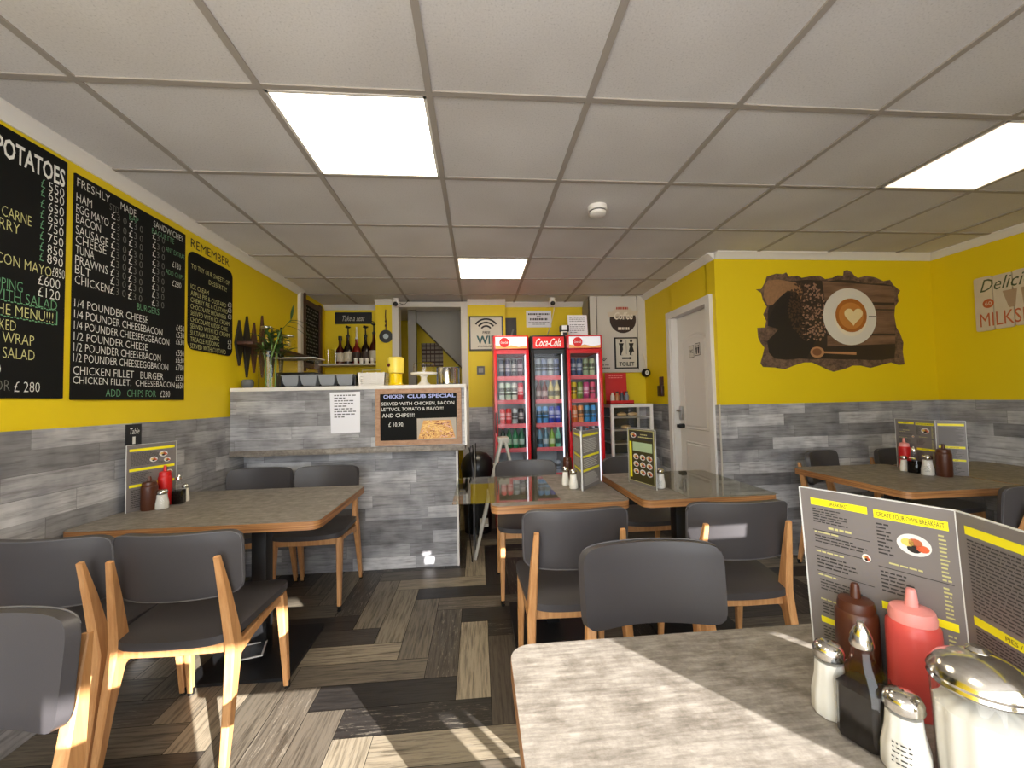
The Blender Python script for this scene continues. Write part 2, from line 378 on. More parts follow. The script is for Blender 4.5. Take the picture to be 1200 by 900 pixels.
# floor: 150 x 600 planks laid in herringbone, one mesh
def build_floor():
    bm = bmesh.new(); uvl = bm.loops.layers.uv.new('UVMap'); cl = bm.loops.layers.float_color.new('tint')
    W = 0.151; L = 4*W; rnd = random.Random(3); x0, y0 = -0.722, 2.39
    pal = [0.04, 0.08, 0.12, 0.2, 0.34, 0.45, 0.5, 0.56, 0.62, 0.7, 0.8, 0.9]
    SET = {(0, 0, 0): .62, (0, 1, 0): .7, (0, 2, 0): .55, (0, 3, 0): .42, (0, 4, 0): .93, (0, 5, 0): .4, (0, 0, 1): .8, (0, 1, 1): .08, (0, 2, 1): .5, (0, 3, 1): .1, (1, 1, 1): .82, (1, 2, 1): .55, (1, 3, 1): .1, (1, 4, 1): .12, (1, 5, 1): .78, (1, 0, 1): .3, (1, -1, 1): .2,
           (1, 0, 0): .85, (1, 1, 0): .95, (1, 2, 0): .55, (1, 3, 0): .5, (1, 4, 0): .5}
    def plank(ax, ay, bx, by, horiz, key):
        if bx < XL-0.2 or ax > XR+0.2 or by < YF-0.1 or ay > 6.2: return
        g = 0.0012
        vs = [bm.verts.new((x, y, 0)) for x, y in ((ax+g, ay+g), (bx-g, ay+g), (bx-g, by-g), (ax+g, by-g))]
        f = bm.faces.new(vs); t = (SET.get(key, rnd.choice(pal)), rnd.random(), rnd.random(), 1)
        for lp in f.loops:
            c = lp.vert.co; lp[cl] = t
            lp[uvl].uv = (c.x-ax, c.y-ay) if horiz else (c.y-ay, c.x-ax)
    for k in range(-14, 15):
        for i in range(-60, 61):
            ox, oy = x0+(i-4*k)*W, y0+(-i-4*k)*W
            if not (-4 < ox < 6 and -4 < oy < 9): continue
            plank(ox, oy, ox+W, oy+L, False, (k, i, 0)); plank(ox+W, oy+3*W, ox+W+L, oy+4*W, True, (k, i, 1))
    me = bpy.data.meshes.new('floor'); bm.to_mesh(me); bm.free(); me.materials.append(FLOORM)
    o = bpy.data.objects.new('floor', me); COL.objects.link(o); o['kind'] = 'structure'
    b = MB().box(XL-0.3, XR+0.3, YF-0.2, 6.4, -0.12, -0.002); struct('subfloor', b, mat('plank_gap', (14, 13, 12), 0.8), o)
build_floor()
b = MB().box(XL-0.3, XR+0.3, YF-0.15, 6.4, C, C+0.1); ceil = struct('ceiling', b, TILE)
b = MB()
for i in range(-1, 10):
    x = TILEX+TW*i
    b.box(x-0.012, x+0.012, YF, 4.72 if x < XD else YM, C-0.006, C+0.001)
for j in range(-4, 6):
    y = TILEY+TD*j
    b.box(XL, XR if y < YM else XD, y-0.012, y+0.012, C-0.0055, C+0.001)
struct('ceiling_grid', b, TBAR, ceil)

def clad_box(x0, x1, y0, y1, par, z1=DADO): struct('plank_cladding', MB().box(x0, x1, y0, y1, 0, z1), CLAD, par)
wl = struct('wall_left', MB().box(XL-0.15, XL, YF, 5.0, 0, C), YEL); clad_box(XL, XL+0.012, YF, 3.62, wl)
wr = struct('wall_right', MB().box(XR, XR+0.15, YF, YM+0.15, 0, C), YEL); clad_box(XR-0.012, XR, YF, YM-0.012, wr)
wm = struct('wall_mural_side', MB().box(XD, XR+0.15, YM, YM+0.12, 0, C), YEL); clad_box(XD-0.012, XR, YM-0.012, YM, wm)
wd = struct('wall_door_side', MB().box(XD, XD+0.12, YM+0.12, YM+0.13, 0, C).box(XD, XD+0.12, 3.80, 4.75, 0, C).box(XD, XD+0.12, YM+0.12, 3.81, 2.06, C), YEL)
clad_box(XD-0.012, XD, YM-0.012, 3.095, wd); clad_box(XD-0.012, XD, 3.86, 4.45, wd)
struct('leak_blocker_behind_door', MB().box(XD+0.12, XD+0.16, YM+0.12, 4.75, 0, C), GREYP)  # added slab stopping outside light leaking around the door
wb1 = struct('wall_back', MB().box(XL, -1.1, 4.85, 4.95, 0, C), YEL)
wb2 = struct('wall_back_pier', MB().box(-1.12, -0.935, 4.60, 4.95, 0, C), YEL)
wb3 = struct('wall_back_centre', MB().box(-0.10, 0.33, 4.60, 4.95, 0, C).box(0.33, 1.28, 4.72, 4.95, 0, C), YEL)
clad_box(-0.10, 0.33, 4.588, 4.60, wb3); clad_box(0.33, 1.28, 4.708, 4.72, wb3)
wb4 = struct('wall_back_boxed', MB().box(1.28, XD, 4.45, 4.95, 0, C), YEL); clad_box(1.268, XD, 4.438, 4.45, wb4)
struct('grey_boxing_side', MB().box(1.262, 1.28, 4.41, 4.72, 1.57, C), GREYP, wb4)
struct('white_boxing', MB().box(1.262, 1.335, 4.40, 4.45, 1.57, C).box(1.345, 1.80, 4.395, 4.45, 1.57, C-0.004).box(1.81, XD, 4.40, 4.45, 1.57, C).box(1.262, XD, 4.39, 4.45, 1.545, 1.57), OFFW, wb4)
struct('board_joint', MB().box(1.335, 1.345, 4.41, 4.45, 1.57, C).box(1.80, 1.81, 4.41, 4.45, 1.57, C), MENUD, wb4)
# room behind the open doorway
struct('wall_stair_room', MB().box(-1.3, 0.6, 5.75, 5.85, 0, C).box(0.25, 0.35, 4.95, 5.75, 0, C).box(-1.2, -1.1, 4.95, 5.75, 0, C), YEL)
fr = Fr((0, 5.75, 0), (1, 0, 0), (0, 0, 1))
def pxy(x, y, Y): q = at_y(x, y, Y); return (q.x, q.z)
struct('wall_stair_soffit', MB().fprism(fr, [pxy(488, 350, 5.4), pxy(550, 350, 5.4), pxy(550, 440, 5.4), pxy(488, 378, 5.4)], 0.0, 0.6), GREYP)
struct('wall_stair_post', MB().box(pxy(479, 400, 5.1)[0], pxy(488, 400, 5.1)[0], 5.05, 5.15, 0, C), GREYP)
# front wall behind the camera: shop window, plus made-up slits and holes shaped for the sun patches, open to the street
OPEN = [(-1.66, 0.58, 0.25, 2.33), (0.62, 1.0, 1.40, 2.33), (1.0, 1.75, 0.95, 2.33), (1.92, 2.00, 1.02, 1.17), (2.03, 2.095, 1.02, 1.17), (2.13, 2.155, 1.06, 1.19), (2.03, 2.10, 1.48, 1.566), (2.78, 2.86, 1.865, 1.90), (2.80, 3.13, 1.80, 1.86)]
xs = sorted({XL, XR}|{v for q in OPEN for v in q[:2]}); zs = sorted({0, C}|{v for q in OPEN for v in q[2:]})
b = MB()
for x0, x1 in zip(xs, xs[1:]):
    for z0, z1 in zip(zs, zs[1:]):
        cx, cz = (x0+x1)/2, (z0+z1)/2
        if not any(q[0] < cx < q[1] and q[2] < cz < q[3] for q in OPEN): b.box(x0, x1, YF-0.022, YF, z0, z1)
wf = struct('wall_front', b, YEL)
struct('window_1', MB().box(-1.66, 0.58, YF-0.07, YF-0.01, 0.25, 0.30).box(-1.66, 1.75, YF-0.07, YF-0.01, 2.29, 2.33).box(-0.6, -0.55, YF-0.07, YF-0.01, 0.30, 2.29), WHITE)
struct('sun_blocker_outside', MB().box(2.9, 5.02, -7.06, -7.0, -0.2, 5.3).box(5.02, 5.75, -7.06, -7.0, 3.96, 5.3).box(5.75, 6.22, -7.06, -7.0, 4.06, 5.3), mat('sun_blocker_grey', (170, 160, 148), 0.8))  # unseen slabs added only to block sun from parts of the window
# coving
def cove(p0, p1, inward, name='trim_cornice'):
    p0, p1, inn = Vector(p0), Vector(p1), Vector(inward); dn = Vector((0, 0, -1))
    prof = [(0, 0), (0, 0.052), (0.008, 0.052), (0.014, 0.042), (0.042, 0.014), (0.052, 0.008), (0.052, 0)]
    return struct(name, MB().loft([[p+inn*a+dn*d_ for a, d_ in prof] for p in (p0, p1)]), WHITE, smooth=True)
cove((XL, YF, C), (XL, 4.2, C), (1, 0, 0)); cove((XD-0.0, YM, C), (XR, YM, C), (0, -1, 0)); cove((XR, YF, C), (XR, YM, C), (-1, 0, 0))
cove((XD, YM-0.0, C), (XD, 4.40, C), (-1, 0, 0)); cove((XL, 4.85, C), (-1.12, 4.85, C), (0, -1, 0)); cove((-1.12, 4.60, C), (-0.935, 4.60, C), (0, -1, 0))
cove((-0.10, 4.60, C), (0.33, 4.60, C), (0, -1, 0)); cove((0.33, 4.72, C), (1.262, 4.72, C), (0, -1, 0))
struct('trim_corner_strip', MB().box(XD-0.016, XD-0.006, YM-0.016, YM-0.006, 0, DADO+0.01), OFFW)
struct('trim_wall_edge', MB().box(XL, XL+0.03, 4.14, 4.2, 1.2, C-0.02), OFFW)
# doorway at the back (no leaf) and the white panelled toilet door
d2 = struct('door_2', MB().box(-0.935, -0.865, 4.57, 4.72, 0, 2.385).box(-0.175, -0.10, 4.57, 4.72, 0, 2.385).box(-0.865, -0.175, 4.571, 4.719, 2.325, 2.384), OFFW)
def toilet_door():
    y0, y1, zt = 3.10, 3.855, 2.085
    fr_ = MB().box(XD-0.03, XD+0.1, y0-0.005, y0+0.06, 0, zt).box(XD-0.03, XD+0.1, y1-0.065, y1, 0, zt).box(XD-0.029, XD+0.099, y0+0.06, y1-0.065, zt-0.065, zt-0.001)
    fr_.box(XD-0.02, XD+0.1, y0+0.06, y0+0.075, 0, zt-0.066).box(XD-0.02, XD+0.1, y1-0.08, y1-0.065, 0, zt-0.065)
    d = struct('door_1', fr_, DOORW)
    f = Fr((XD+0.045, y1-0.08, 0.01), (0, -1, 0), (0, 0, 1)); W_ = y1-y0-0.155
    struct('door_leaf', MB().fbox(f, 0.001, W_-0.001, 0, zt-0.077, -0.04, 0), DOORW, d)
    m_ = MB()
    def panel(a0, a1, b0, b1, arch=False):
        n = 14; top = [(a1-(a1-a0)*i/n, b1+(0.05*math.sin(PI*i/n) if arch else 0)) for i in range(n+1)]
        pts = [(a0, b0), (a1, b0)]+top; cx, cy = (a0+a1)/2, (b0+b1)/2
        for k in range(len(pts)):
            p, q = pts[k], pts[(k+1) % len(pts)]
            sh = lambda t, s_: (cx+(t[0]-cx)*(1-s_), cy+(t[1]-cy)*(1-s_*0.6))
            rings = [(p, q, 0.0), (sh(p, .04), sh(q, .04), 0.008), (sh(p, .1), sh(q, .1), 0.002), (sh(p, .16), sh(q, .16), 0.010)]
            for (a, b_, c0), (a2, b2, c1) in zip(rings, rings[1:]):
                m_.face([f.p(a[0], a[1], c0), f.p(b_[0], b_[1], c0), f.p(b2[0], b2[1], c1), f.p(a2[0], a2[1], c1)])
        m_.fpoly(f, [(cx+(a-cx)*.84, cy+(b_-cy)*.904) for a, b_ in pts], 0.010)
    panel(0.1, W_-0.1, 0.95, 1.78, True); panel(0.1, W_-0.1, 0.18, 0.84)
    struct('door_panels', m_, DOORW, d, smooth=False)
    h = MB().box(XD+0.02, XD+0.044, 3.705, 3.745, 1.04, 1.17, 0.004)
    h.tube([(XD+0.03, 3.725, 1.13), (XD-0.01, 3.725, 1.13), (XD-0.012, 3.69, 1.128), (XD-0.012, 3.62, 1.125)], 0.009); struct('door_handle', h, STEEL, d)
    l_ = MB().tube([(XD+0.04, 3.70, 0.985), (XD+0.0, 3.70, 0.985)], 0.022, 14).box(XD-0.012, XD+0.004, 3.66, 3.74, 0.97, 1.0, 0.003); struct('door_lock', l_, BLACKP, d)
toilet_door()

# ------------------------------------------------------------------ ceiling lights and fittings
def panel_light(i, j, label, m=LED):
    x0, x1, y0, y1 = TILEX+TW*i+0.012, TILEX+TW*(i+1)-0.012, TILEY+TD*j+0.012, TILEY+TD*(j+1)-0.012
    t = thing('ceiling_light', label, 'light', ((x0+x1)/2, (y0+y1)/2, C), 0, 'square ceiling light panels')
    b = MB()
    for q in ((x0, x1, y0, y0+0.012), (x0, x1, y1-0.012, y1), (x0, x0+0.012, y0, y1), (x1-0.012, x1, y0, y1)): b.box(*q, C-0.007, C-0.001)
    obj('frame', b, WHITE, t); obj('diffuser', MB().box(x0+0.01, x1-0.01, y0+0.01, y1-0.01, C-0.005, C-0.001), m, t)
panel_light(1, 0, 'lit square ceiling panel above the left table, biggest in view')
panel_light(1, -3, 'added unseen ceiling panel lighting the left side, behind the viewpoint')  # added lamp out of view, brightens the left side
panel_light(6, 0, 'lit square ceiling panel near the milkshake sign on the right', LEDR)
panel_light(2, 3, 'small far lit ceiling panel above the drinks fridges')
t = thing('smoke_detector', 'round white smoke detector on a ceiling tile', 'smoke detector', (0.729, 2.317, C-0.001))
obj('body', MB().lathe((0, 0, -0.058), [(0, 0), (0.035, 0), (0.048, 0.008), (0.05, 0.02), (0.05, 0.022)], 28), WHITE, t, True)
obj('vent_ring', MB().lathe((0, 0, -0.036), [(0.044, 0), (0.046, 0.006)], 28), BLACKP, t, True)
obj('base', MB().lathe((0, 0, -0.03), [(0.05, 0), (0.056, 0.004), (0.056, 0.03), (0, 0.03)], 28), WHITE, t, True)
def camera_unit(label, p, cable):
    t = thing('security_camera', label, 'camera', p, 0, 'small dome cameras')
    obj('mount', MB().lathe((0, 0, 0.03), [(0, 0), (0.03, 0), (0.036, 0.02), (0, 0.02)], 18), WHITE, t, True)
    obj('housing', MB().sphere((0, 0, 0), 0.042, 0.042, 0.042), WHITE, t, True)
    obj('lens', MB().sphere((-0.004*0, -0.026, -0.012), 0.027, 0.022, 0.027), BLACKP, t, True)
    obj('cable', MB().tube(cable, 0.004, 6), WHITE if 'fridges' in label else BLACKP, t)
p = at_y(647, 346, 4.5); camera_unit('white camera on the ceiling over the drinks fridges', (p.x, 4.5, C-0.05), [(p.x+0.03, 4.52, C-0.06), (p.x+0.035, 4.6, C-0.12), (p.x+0.02, 4.71, C-0.25), (p.x-0.02, 4.715, C-0.36), (p.x-0.05, 4.715, C-0.42)])
p = at_y(464, 356, 4.5); camera_unit('white camera by the top of the dark back doorway', (p.x, 4.5, C-0.055), [(p.x+0.02, 4.5, C-0.02), (p.x-0.03, 4.5, C-0.01), (p.x+0.02, 4.49, C-0.05), (p.x+0.09, 4.5, C-0.075), (p.x+0.12, 4.52, C-0.03), (p.x+0.13, 4.55, C-0.005)])

# ------------------------------------------------------------------ chairs
def make_chair():
    t = thing('cafe_chair', '', 'chair', (0, 0, 0), 0, 'oak cafe chairs with charcoal pads')
    def back(a, b):
        w_ = 0.218-0.004*(1-b)/2
        x = a*w_; z = 0.705+b*0.117
        y = -0.195+0.052*a*a-0.010*b
        nrm = Vector((-0.104*a/0.218*1.0, 1, 0.09)).normalized()
        return Vector((x, y, z)), nrm
    m = MB(); rim = m.pad(back, 20, 12, 0.036, 8.0, 0.30); bk = obj('backrest', m, LEATHER, t, True)
    rb = [p+Vector((0, -0.0165, 0)) + (Vector((0, 0, 0.705))-Vector((0, 0, p.z)))*0.0 for p in rim]
    obj('piping', MB().tube(rb+[rb[0]], 0.0022, 5), PIPING, bk, True)
    def seat(a, b):
        y = 0.015+b*0.225; w_ = 0.205+0.022*(b+1)/2
        return Vector((a*w_, y, 0.452+0.010*a*a-0.006*b*b+0.004*b)), Vector((0, 0, 1))
    m = MB(); m.pad(seat, 16, 14, 0.05, 6.0, 0.45); obj('seat', m, LEATHER, t, True)
    for s_ in (-1, 1):
        m = MB().bar([(s_*0.203, 0.215, 0.012), (s_*0.196, 0.180, 0.40), (s_*0.194, 0.176, 0.432)], [(0.022, 0.024), (0.036, 0.044), (0.036, 0.044)])
        l_ = obj('leg', m, OAK, t, True); obj('foot_glide', MB().lathe((s_*0.2035, 0.216, 0), [(0, 0), (0.013, 0), (0.0145, 0.03), (0, 0.03)], 10), BLACKP, l_, True)
        m = MB().bar([(s_*0.203, -0.245, 0.012), (s_*0.199, -0.200, 0.25), (s_*0.193, -0.168, 0.41), (s_*0.188, -0.172, 0.46), (s_*0.180, -0.203, 0.62), (s_*0.172, -0.232, 0.748)],
                     [(0.022, 0.026), (0.030, 0.042), (0.034, 0.060), (0.033, 0.056), (0.028, 0.036), (0.020, 0.016)])
        l_ = obj('leg', m, OAK, t, True); obj('foot_glide', MB().lathe((s_*0.2035, -0.246, 0), [(0, 0), (0.013, 0), (0.0155, 0.03), (0, 0.03)], 10), BLACKP, l_, True)
    m = MB().bar([(-0.19, 0.18, 0.412), (0, 0.186, 0.412), (0.19, 0.18, 0.412)], [(0.022, 0.04)]*3, side=Vector((0, 1, 0)))
    m.bar([(-0.185, -0.155, 0.405), (0, -0.175, 0.412), (0.185, -0.155, 0.405)], [(0.022, 0.042)]*3, side=Vector((0, 1, 0)))
    for s_ in (-1, 1): m.bar([(s_*0.192, 0.17, 0.418), (s_*0.196, 0.06, 0.416), (s_*0.196, -0.06, 0.404), (s_*0.192, -0.16, 0.385)], [(0.022, 0.034), (0.022, 0.030), (0.022, 0.036), (0.024, 0.056)])
    obj('seat_frame', m, OAK, t, True)
    return t
CHAIRS = [
 (-1.083, 1.740, 0.0, 'charcoal chair with its back to us at the left table, nearer the aisle'),
 (-1.524, 1.745, 0.0, 'charcoal chair with its back to us at the left table, against the wall'),
 (-1.090, 0.815, PI, 'charcoal chair at the lower left facing us, cut off by the photo edge'),
 (-1.072, 2.830, PI, 'charcoal chair facing us at the left table, in front of the counter, nearer the aisle'),
 (-1.524, 2.830, PI, 'charcoal chair facing us at the left table, in the wall and counter corner'),
 (0.390, 1.815, 0.0, 'charcoal chair with its back to us at the middle table with the zigzag menu'),
 (0.505, 1.035, PI-0.03, 'big charcoal chair back facing us at the foreground table with sauces'),
 (1.095, 1.815, -0.05, 'charcoal chair seen from behind at the middle table with the framed yellow menu'),
 (0.335, 2.770, PI, 'charcoal chair facing us behind the middle table with the zigzag menu'),
 (1.130, 2.790, PI, 'charcoal chair facing us behind the middle table with the framed yellow menu'),
 (2.665, 2.755, PI+0.42, 'dark chair facing us behind the right corner table, below the coffee mural'),
 (3.260, 2.740, PI, 'dark chair facing us in the right corner, mostly hidden by the folded menu'),
 (2.630, 1.860, 0.0, 'dark chair in front of the right corner table at the photo edge'),
]
ch0 = make_chair()
for i, (x, y, rz, lab) in enumerate(CHAIRS):
    if i == 0: ch0.location = (x, y, 0); ch0.rotation_euler = (0, 0, rz); ch0['label'] = lab
    else: copy_tree(ch0, (x, y, 0), rz, lab)

# ------------------------------------------------------------------ tables
def rrect(x0, x1, y0, y1, r, n=6):
    pts = []
    for cx, cy, a in ((x1-r, y1-r, 0), (x0+r, y1-r, PI/2), (x0+r, y0+r, PI), (x1-r, y0+r, 1.5*PI)):
        for k in range(n+1): pts.append((cx+r*math.cos(a+PI/2*k/n), cy+r*math.sin(a+PI/2*k/n)))
    return pts
def table(x0, x1, y0, y1, label, group='cafe tables', bases=None, rz=0.0):
    cx, cy = (x0+x1)/2, (y0+y1)/2; w_, d_ = x1-x0, y1-y0
    t = thing('cafe_table', label, 'table', (cx, cy, 0), rz, group)
    G = Fr((0, 0, 0), (1, 0, 0), (0, 1, 0)); o_ = rrect(-w_/2, w_/2, -d_/2, d_/2, 0.045)
    tp = obj('tabletop', MB().fprism(G, rrect(-w_/2+0.001, w_/2-0.001, -d_/2+0.001, d_/2-0.001, 0.044), 0.745, 0.76), LAMINATE, t, True)
    obj('edge_band', MB().fprism(G, o_, 0.722, 0.7585), PLY, t, True, smooth=True)
    for bx in (bases or [0.0]):
        obj('column', MB().box(bx-0.036, bx+0.036, -0.036, 0.036, 0.012, 0.712, 0.004), BLACKM, t, True)
        obj('top_plate', MB().box(bx-0.16, bx+0.16, -0.16, 0.16, 0.710, 0.722), BLACKM, t, True)
        obj('base_plate', MB().fprism(G, rrect(bx-0.23, bx+0.23, -0.23, 0.23, 0.02), 0.0, 0.014), BLACKM, t, True)
    return t
table(-1.745, -0.70, 1.85, 2.60, 'long wood-top table against the left wall, table one', bases=[0.1])
table(0.055, 0.745, 1.96, 2.70, 'middle wood-top table with zigzag menu and white shakers')
table(0.805, 1.515, 1.95, 2.67, 'middle wood-top table with the framed yellow menu, toward the door')
table(2.15, 2.845, 1.89, 2.65, 'right wood-top table below the mural with bottles and folded menu')
table(2.86, 3.56, 1.80, 2.62, 'wood-top table in the far right corner under the milkshake sign')
table(0.055, 0.89, 0.17, 0.86, 'foreground wood-top table half in sunlight with sauces', bases=[0.05])
t = thing('plastic_tub', 'small clear plastic tub on the floor under the left table', 'tub', (-1.13, 2.12, 0.0145), 0.3)
obj('tub', MB().loft([[Vector((x, y, z)) for x, y in ((-w_, -w_), (w_, -w_), (w_, w_), (-w_, w_))] for w_, z in ((0.05, 0.0), (0.062, 0.055), (0.066, 0.06))], cap=False), GLASS, t, True, smooth=False)
obj('rim', MB().box(-0.068, 0.068, -0.068, -0.060, 0.058, 0.063).box(-0.068, 0.068, 0.060, 0.068, 0.058, 0.063).box(-0.068, -0.060, -0.060, 0.060, 0.058, 0.063).box(0.060, 0.068, -0.060, 0.060, 0.058, 0.063), CLEARED, t, True)
# clear sheets lying on the two middle tables
def sheet(x0, x1, y0, y1, label):
    o = obj('clear_table_sheet', MB().box(x0, x1, y0, y1, 0.7605, 0.7635), SHEETG); tag(o, label, 'table protector', 'clear sheets on the middle tables')
sheet(-0.135, 0.405, 2.02, 2.70, 'clear glossy sheet overhanging the left side of the middle zigzag-menu table')
sheet(1.04, 1.512, 1.96, 2.66, 'clear glossy sheet on the middle table beside the framed yellow menu')

# ------------------------------------------------------------------ menus
def food_pic(m_fr, par, a, b, ra, rb, c):
    decal('plate_picture', MB().disc(m_fr, a, b, ra, rb, c), MENUW, par)
    for da, db, r_, mm in ((-0.35, 0.15, 0.4, mat('pic_egg', (226, 190, 96), .6)), (0.1, 0.25, 0.42, mat('pic_bacon', (176, 96, 60), .6)), (0.0, -0.35, 0.42, mat('pic_black', (28, 20, 18), .6)), (0.5, -0.2, 0.38, mat('pic_beans', (206, 92, 52), .6))):
        decal('food_print', MB().disc(m_fr, a+da*ra, b+db*rb, ra*r_, rb*r_*0.9, c+0.0003, 12), mm, par)
LAYY_REF = [None]
def menu_panel(par, fr, W, H, layout, th=0.003, base=MENUG, name='panel'):
    p = obj(name, MB().fbox(fr, 0, W, 0, H, -th, 0), base, par)
    e = MB().fbox(fr, -0.002, 0.0005, 0, H, -th, 0.0006).fbox(fr, W-0.0005, W+0.001, 0, H, -th, 0.0006).fbox(fr, 0, W, H-0.0005, H+0.001, -th, 0.0006); obj('clear_edge', e, CLEARED, p)
    groups = {}
    for it in layout:
        k, rest = it[0], it[1:]
        if k == 'bar': a0, a1, b0, b1, mm = rest; groups.setdefault(('header_strip', mm), MB()).quad(fr, a0*W, a1*W, b0*H, b1*H, 0.0005+0.00025*sum(1 for q in layout[:layout.index(it)] if q[0] == 'bar' and layout is LAYY_REF[0]))
        elif k == 'lines':
            a0, a1, b0, b1, n, mm = rest; n = n if n < 2 else round(n*1.5); g = groups.setdefault(('printed_lines', mm), MB()); rr = random.Random(int(a0*1000+b0*777+n))
            for i in range(n):
                bb = b1-(b1-b0)*(i+0.5)/n; h_ = (b1-b0)/n*0.42; x = a0; end = a0+(a1-a0)*rr.uniform(0.6, 1.0)
                while x < end:
                    ln = rr.uniform(0.02, 0.06); x2 = min(x+ln, end); g.quad(fr, x*W, x2*W, (bb-h_/2)*H, (bb+h_/2)*H, 0.0030 if layout is LAYY_REF[0] else 0.0006); x = x2+0.008
        elif k == 'pic': a, b, ra, rb = rest; food_pic(fr, p, a*W, b*H, ra*W, rb*H, 0.0032 if layout is LAYY_REF[0] else 0.0008)
        elif k == 'text': body, a0, a1, b0, b1, mm = rest; groups.setdefault(('lettering', mm), MB()).text(fr, body, a0*W, a1*W, b0*H, b1*H, 0.0009)
        elif k == 'rule': a0, a1, b0, mm = rest; groups.setdefault(('printed_rule', mm), MB()).quad(fr, a0*W, a1*W, (b0-0.0018)*H, (b0+0.0018)*H, 0.0006)
    for (nm, mm), g in groups.items(): decal(nm, g, mm, p)
    return p
LAY_A = [('bar', .08, .49, .905, .945, MENUY), ('text', 'BREAKFAST', .22, .36, .915, .935, MENUD), ('lines', .09, .40, .80, .89, 4, MENUD), ('lines', .2, .42, .765, .795, 1, MENUL), ('rule', .08, .49, .755, MENUD),
         ('lines', .09, .3, .735, .755, 1, MENUL), ('lines', .09, .48, .68, .73, 2, MENUD), ('rule', .08, .49, .65, MENUD), ('lines', .09, .3, .62, .64, 1, MENUL), ('lines', .09, .42, .53, .61, 3, MENUD), ('pic', .455, .66, .03, .022),
         ('rule', .08, .49, .51, MENUD), ('lines', .09, .3, .48, .50, 1, MENUL), ('lines', .1, .47, .40, .47, 3, MENUD), ('lines', .09, .34, .335, .355, 1, MENUL), ('lines', .1, .45, .26, .33, 3, MENUD), ('bar', .08, .49, .205, .24, MENUY), ('text', 'OMELETTES', .22, .4, .213, .232, MENUD), ('lines', .09, .3, .02, .19, 7, MENUD),
         ('bar', .53, .96, .895, .94, MENUY), ('text', 'CREATE YOUR OWN BREAKFAST', .55, .94, .906, .93, MENUD), ('lines', .54, .64, .70, .875, 6, MENUD), ('lines', .9, .95, .64, .875, 8, MENUL), ('pic', .76, .79, .10, .055), ('lines', .6, .86, .655, .675, 1, MENUL),
         ('rule', .53, .96, .635, MENUD), ('lines', .54, .74, .5, .62, 4, MENUD), ('lines', .9, .95, .46, .62, 5, MENUL), ('bar', .53, .96, .41, .45, MENUY), ('text', 'BURGERS', .66, .82, .42, .44, MENUD), ('lines', .9, .95, .08, .39, 10, MENUL), ('lines', .54, .72, .06, .39, 10, MENUD), ('pic', .87, .05, .06, .03)]
LAY_B = [('bar', .07, .95, .905, .945, MENUY), ('lines', .08, .95, .55, .89, 14, MENUD), ('bar', .07, .95, .49, .53, MENUY), ('text', 'PIES / SANDWICHES', .3, .75, .5, .52, MENUD), ('lines', .08, .95, .31, .48, 8, MENUD), ('bar', .07, .95, .26, .295, MENUY), ('text', 'FRESHLY MADE', .3, .7, .268, .288, MENUD), ('lines', .08, .9, .03, .24, 7, MENUD)]
LAY_S = [('bar', .07, .94, .90, .94, MENUY), ('lines', .1, .9, .62, .86, 7, MENUW), ('bar', .07, .94, .54, .58, MENUY), ('lines', .1, .9, .36, .52, 4, MENUW), ('bar', .07, .94, .30, .34, MENUY), ('lines', .1, .9, .06, .27, 5, MENUW)]
# foreground menu: three panels standing in a zigzag, leaning very slightly
t = thing('folded_menu', 'large grey and yellow folded menu standing on the foreground table', 'menu', (0.70, 0.60, 0.76))
zt = 1.083
def mfr(b0, b1, lean=(0, 0)):
    b0, b1 = Vector((b0[0], b0[1], 0.7605)), Vector((b1[0], b1[1], 0.7605)); up = Vector((lean[0], lean[1], zt-0.7605))
    return Fr(b0, b1-b0, up), (b1-b0).length, up.length
f1, W1, H1 = mfr((0.655, 0.768), (0.748, 0.575), (-0.016, 0.0))
menu_panel(t, f1, W1, H1, LAY_A, 0.004)
f2, W2, H2 = mfr((0.748, 0.575), (0.690, 0.375), (-0.016, 0.0)); menu_panel(t, f2, W2, H2, LAY_B, 0.004)
# left table menu (flat stand)
def stand_menu(label, pts, layouts, group, z1=1.085, base=MENUG):
    cx = sum(p[0] for p in pts)/len(pts); cy = sum(p[1] for p in pts)/len(pts)
    t = thing('menu_stand', label, 'menu', (cx, cy, 0.76), 0, group)
    for (a, b_), L in zip(zip(pts, pts[1:]), layouts):
        a3, b3 = Vector((a[0], a[1], 0.7605)), Vector((b_[0], b_[1], 0.7605)); menu_panel(t, Fr(a3, b3-a3, (0, 0, 1)), (b3-a3).length, z1-0.7605, L, 0.004, base)
    return t
LAY_T1 = [('bar', .05, .96, .90, .94, MENUY), ('lines', .08, .9, .68, .88, 8, MENUD), ('bar', .05, .96, .60, .64, MENUY), ('pic', .52, .75, .08, .04), ('pic', .72, .82, .09, .045), ('pic', .8, .72, .07, .035), ('lines', .08, .5, .42, .58, 5, MENUD), ('bar', .05, .96, .36, .40, MENUY), ('pic', .85, .52, .07, .035), ('lines', .08, .9, .05, .33, 7, MENUD)]
MG = 'grey and yellow menus standing on tables'
stand_menu('grey and yellow menu stand by the wall on the left table', [(-1.70, 2.125), (-1.62, 2.335)], [LAY_T1], MG)
stand_menu('folded grey and yellow menu behind bottles on the right corner table', [(2.80, 2.515), (2.785, 2.262), (2.862, 2.165)], [LAY_A, LAY_B], MG)
stand_menu('narrow zigzag grey and yellow menu on the middle table near the fridges', [(0.576, 2.44), (0.561, 2.20), (0.725, 2.40)], [LAY_S, LAY_S+[('rule', .5, .52, .5, MENUD)]], MG)
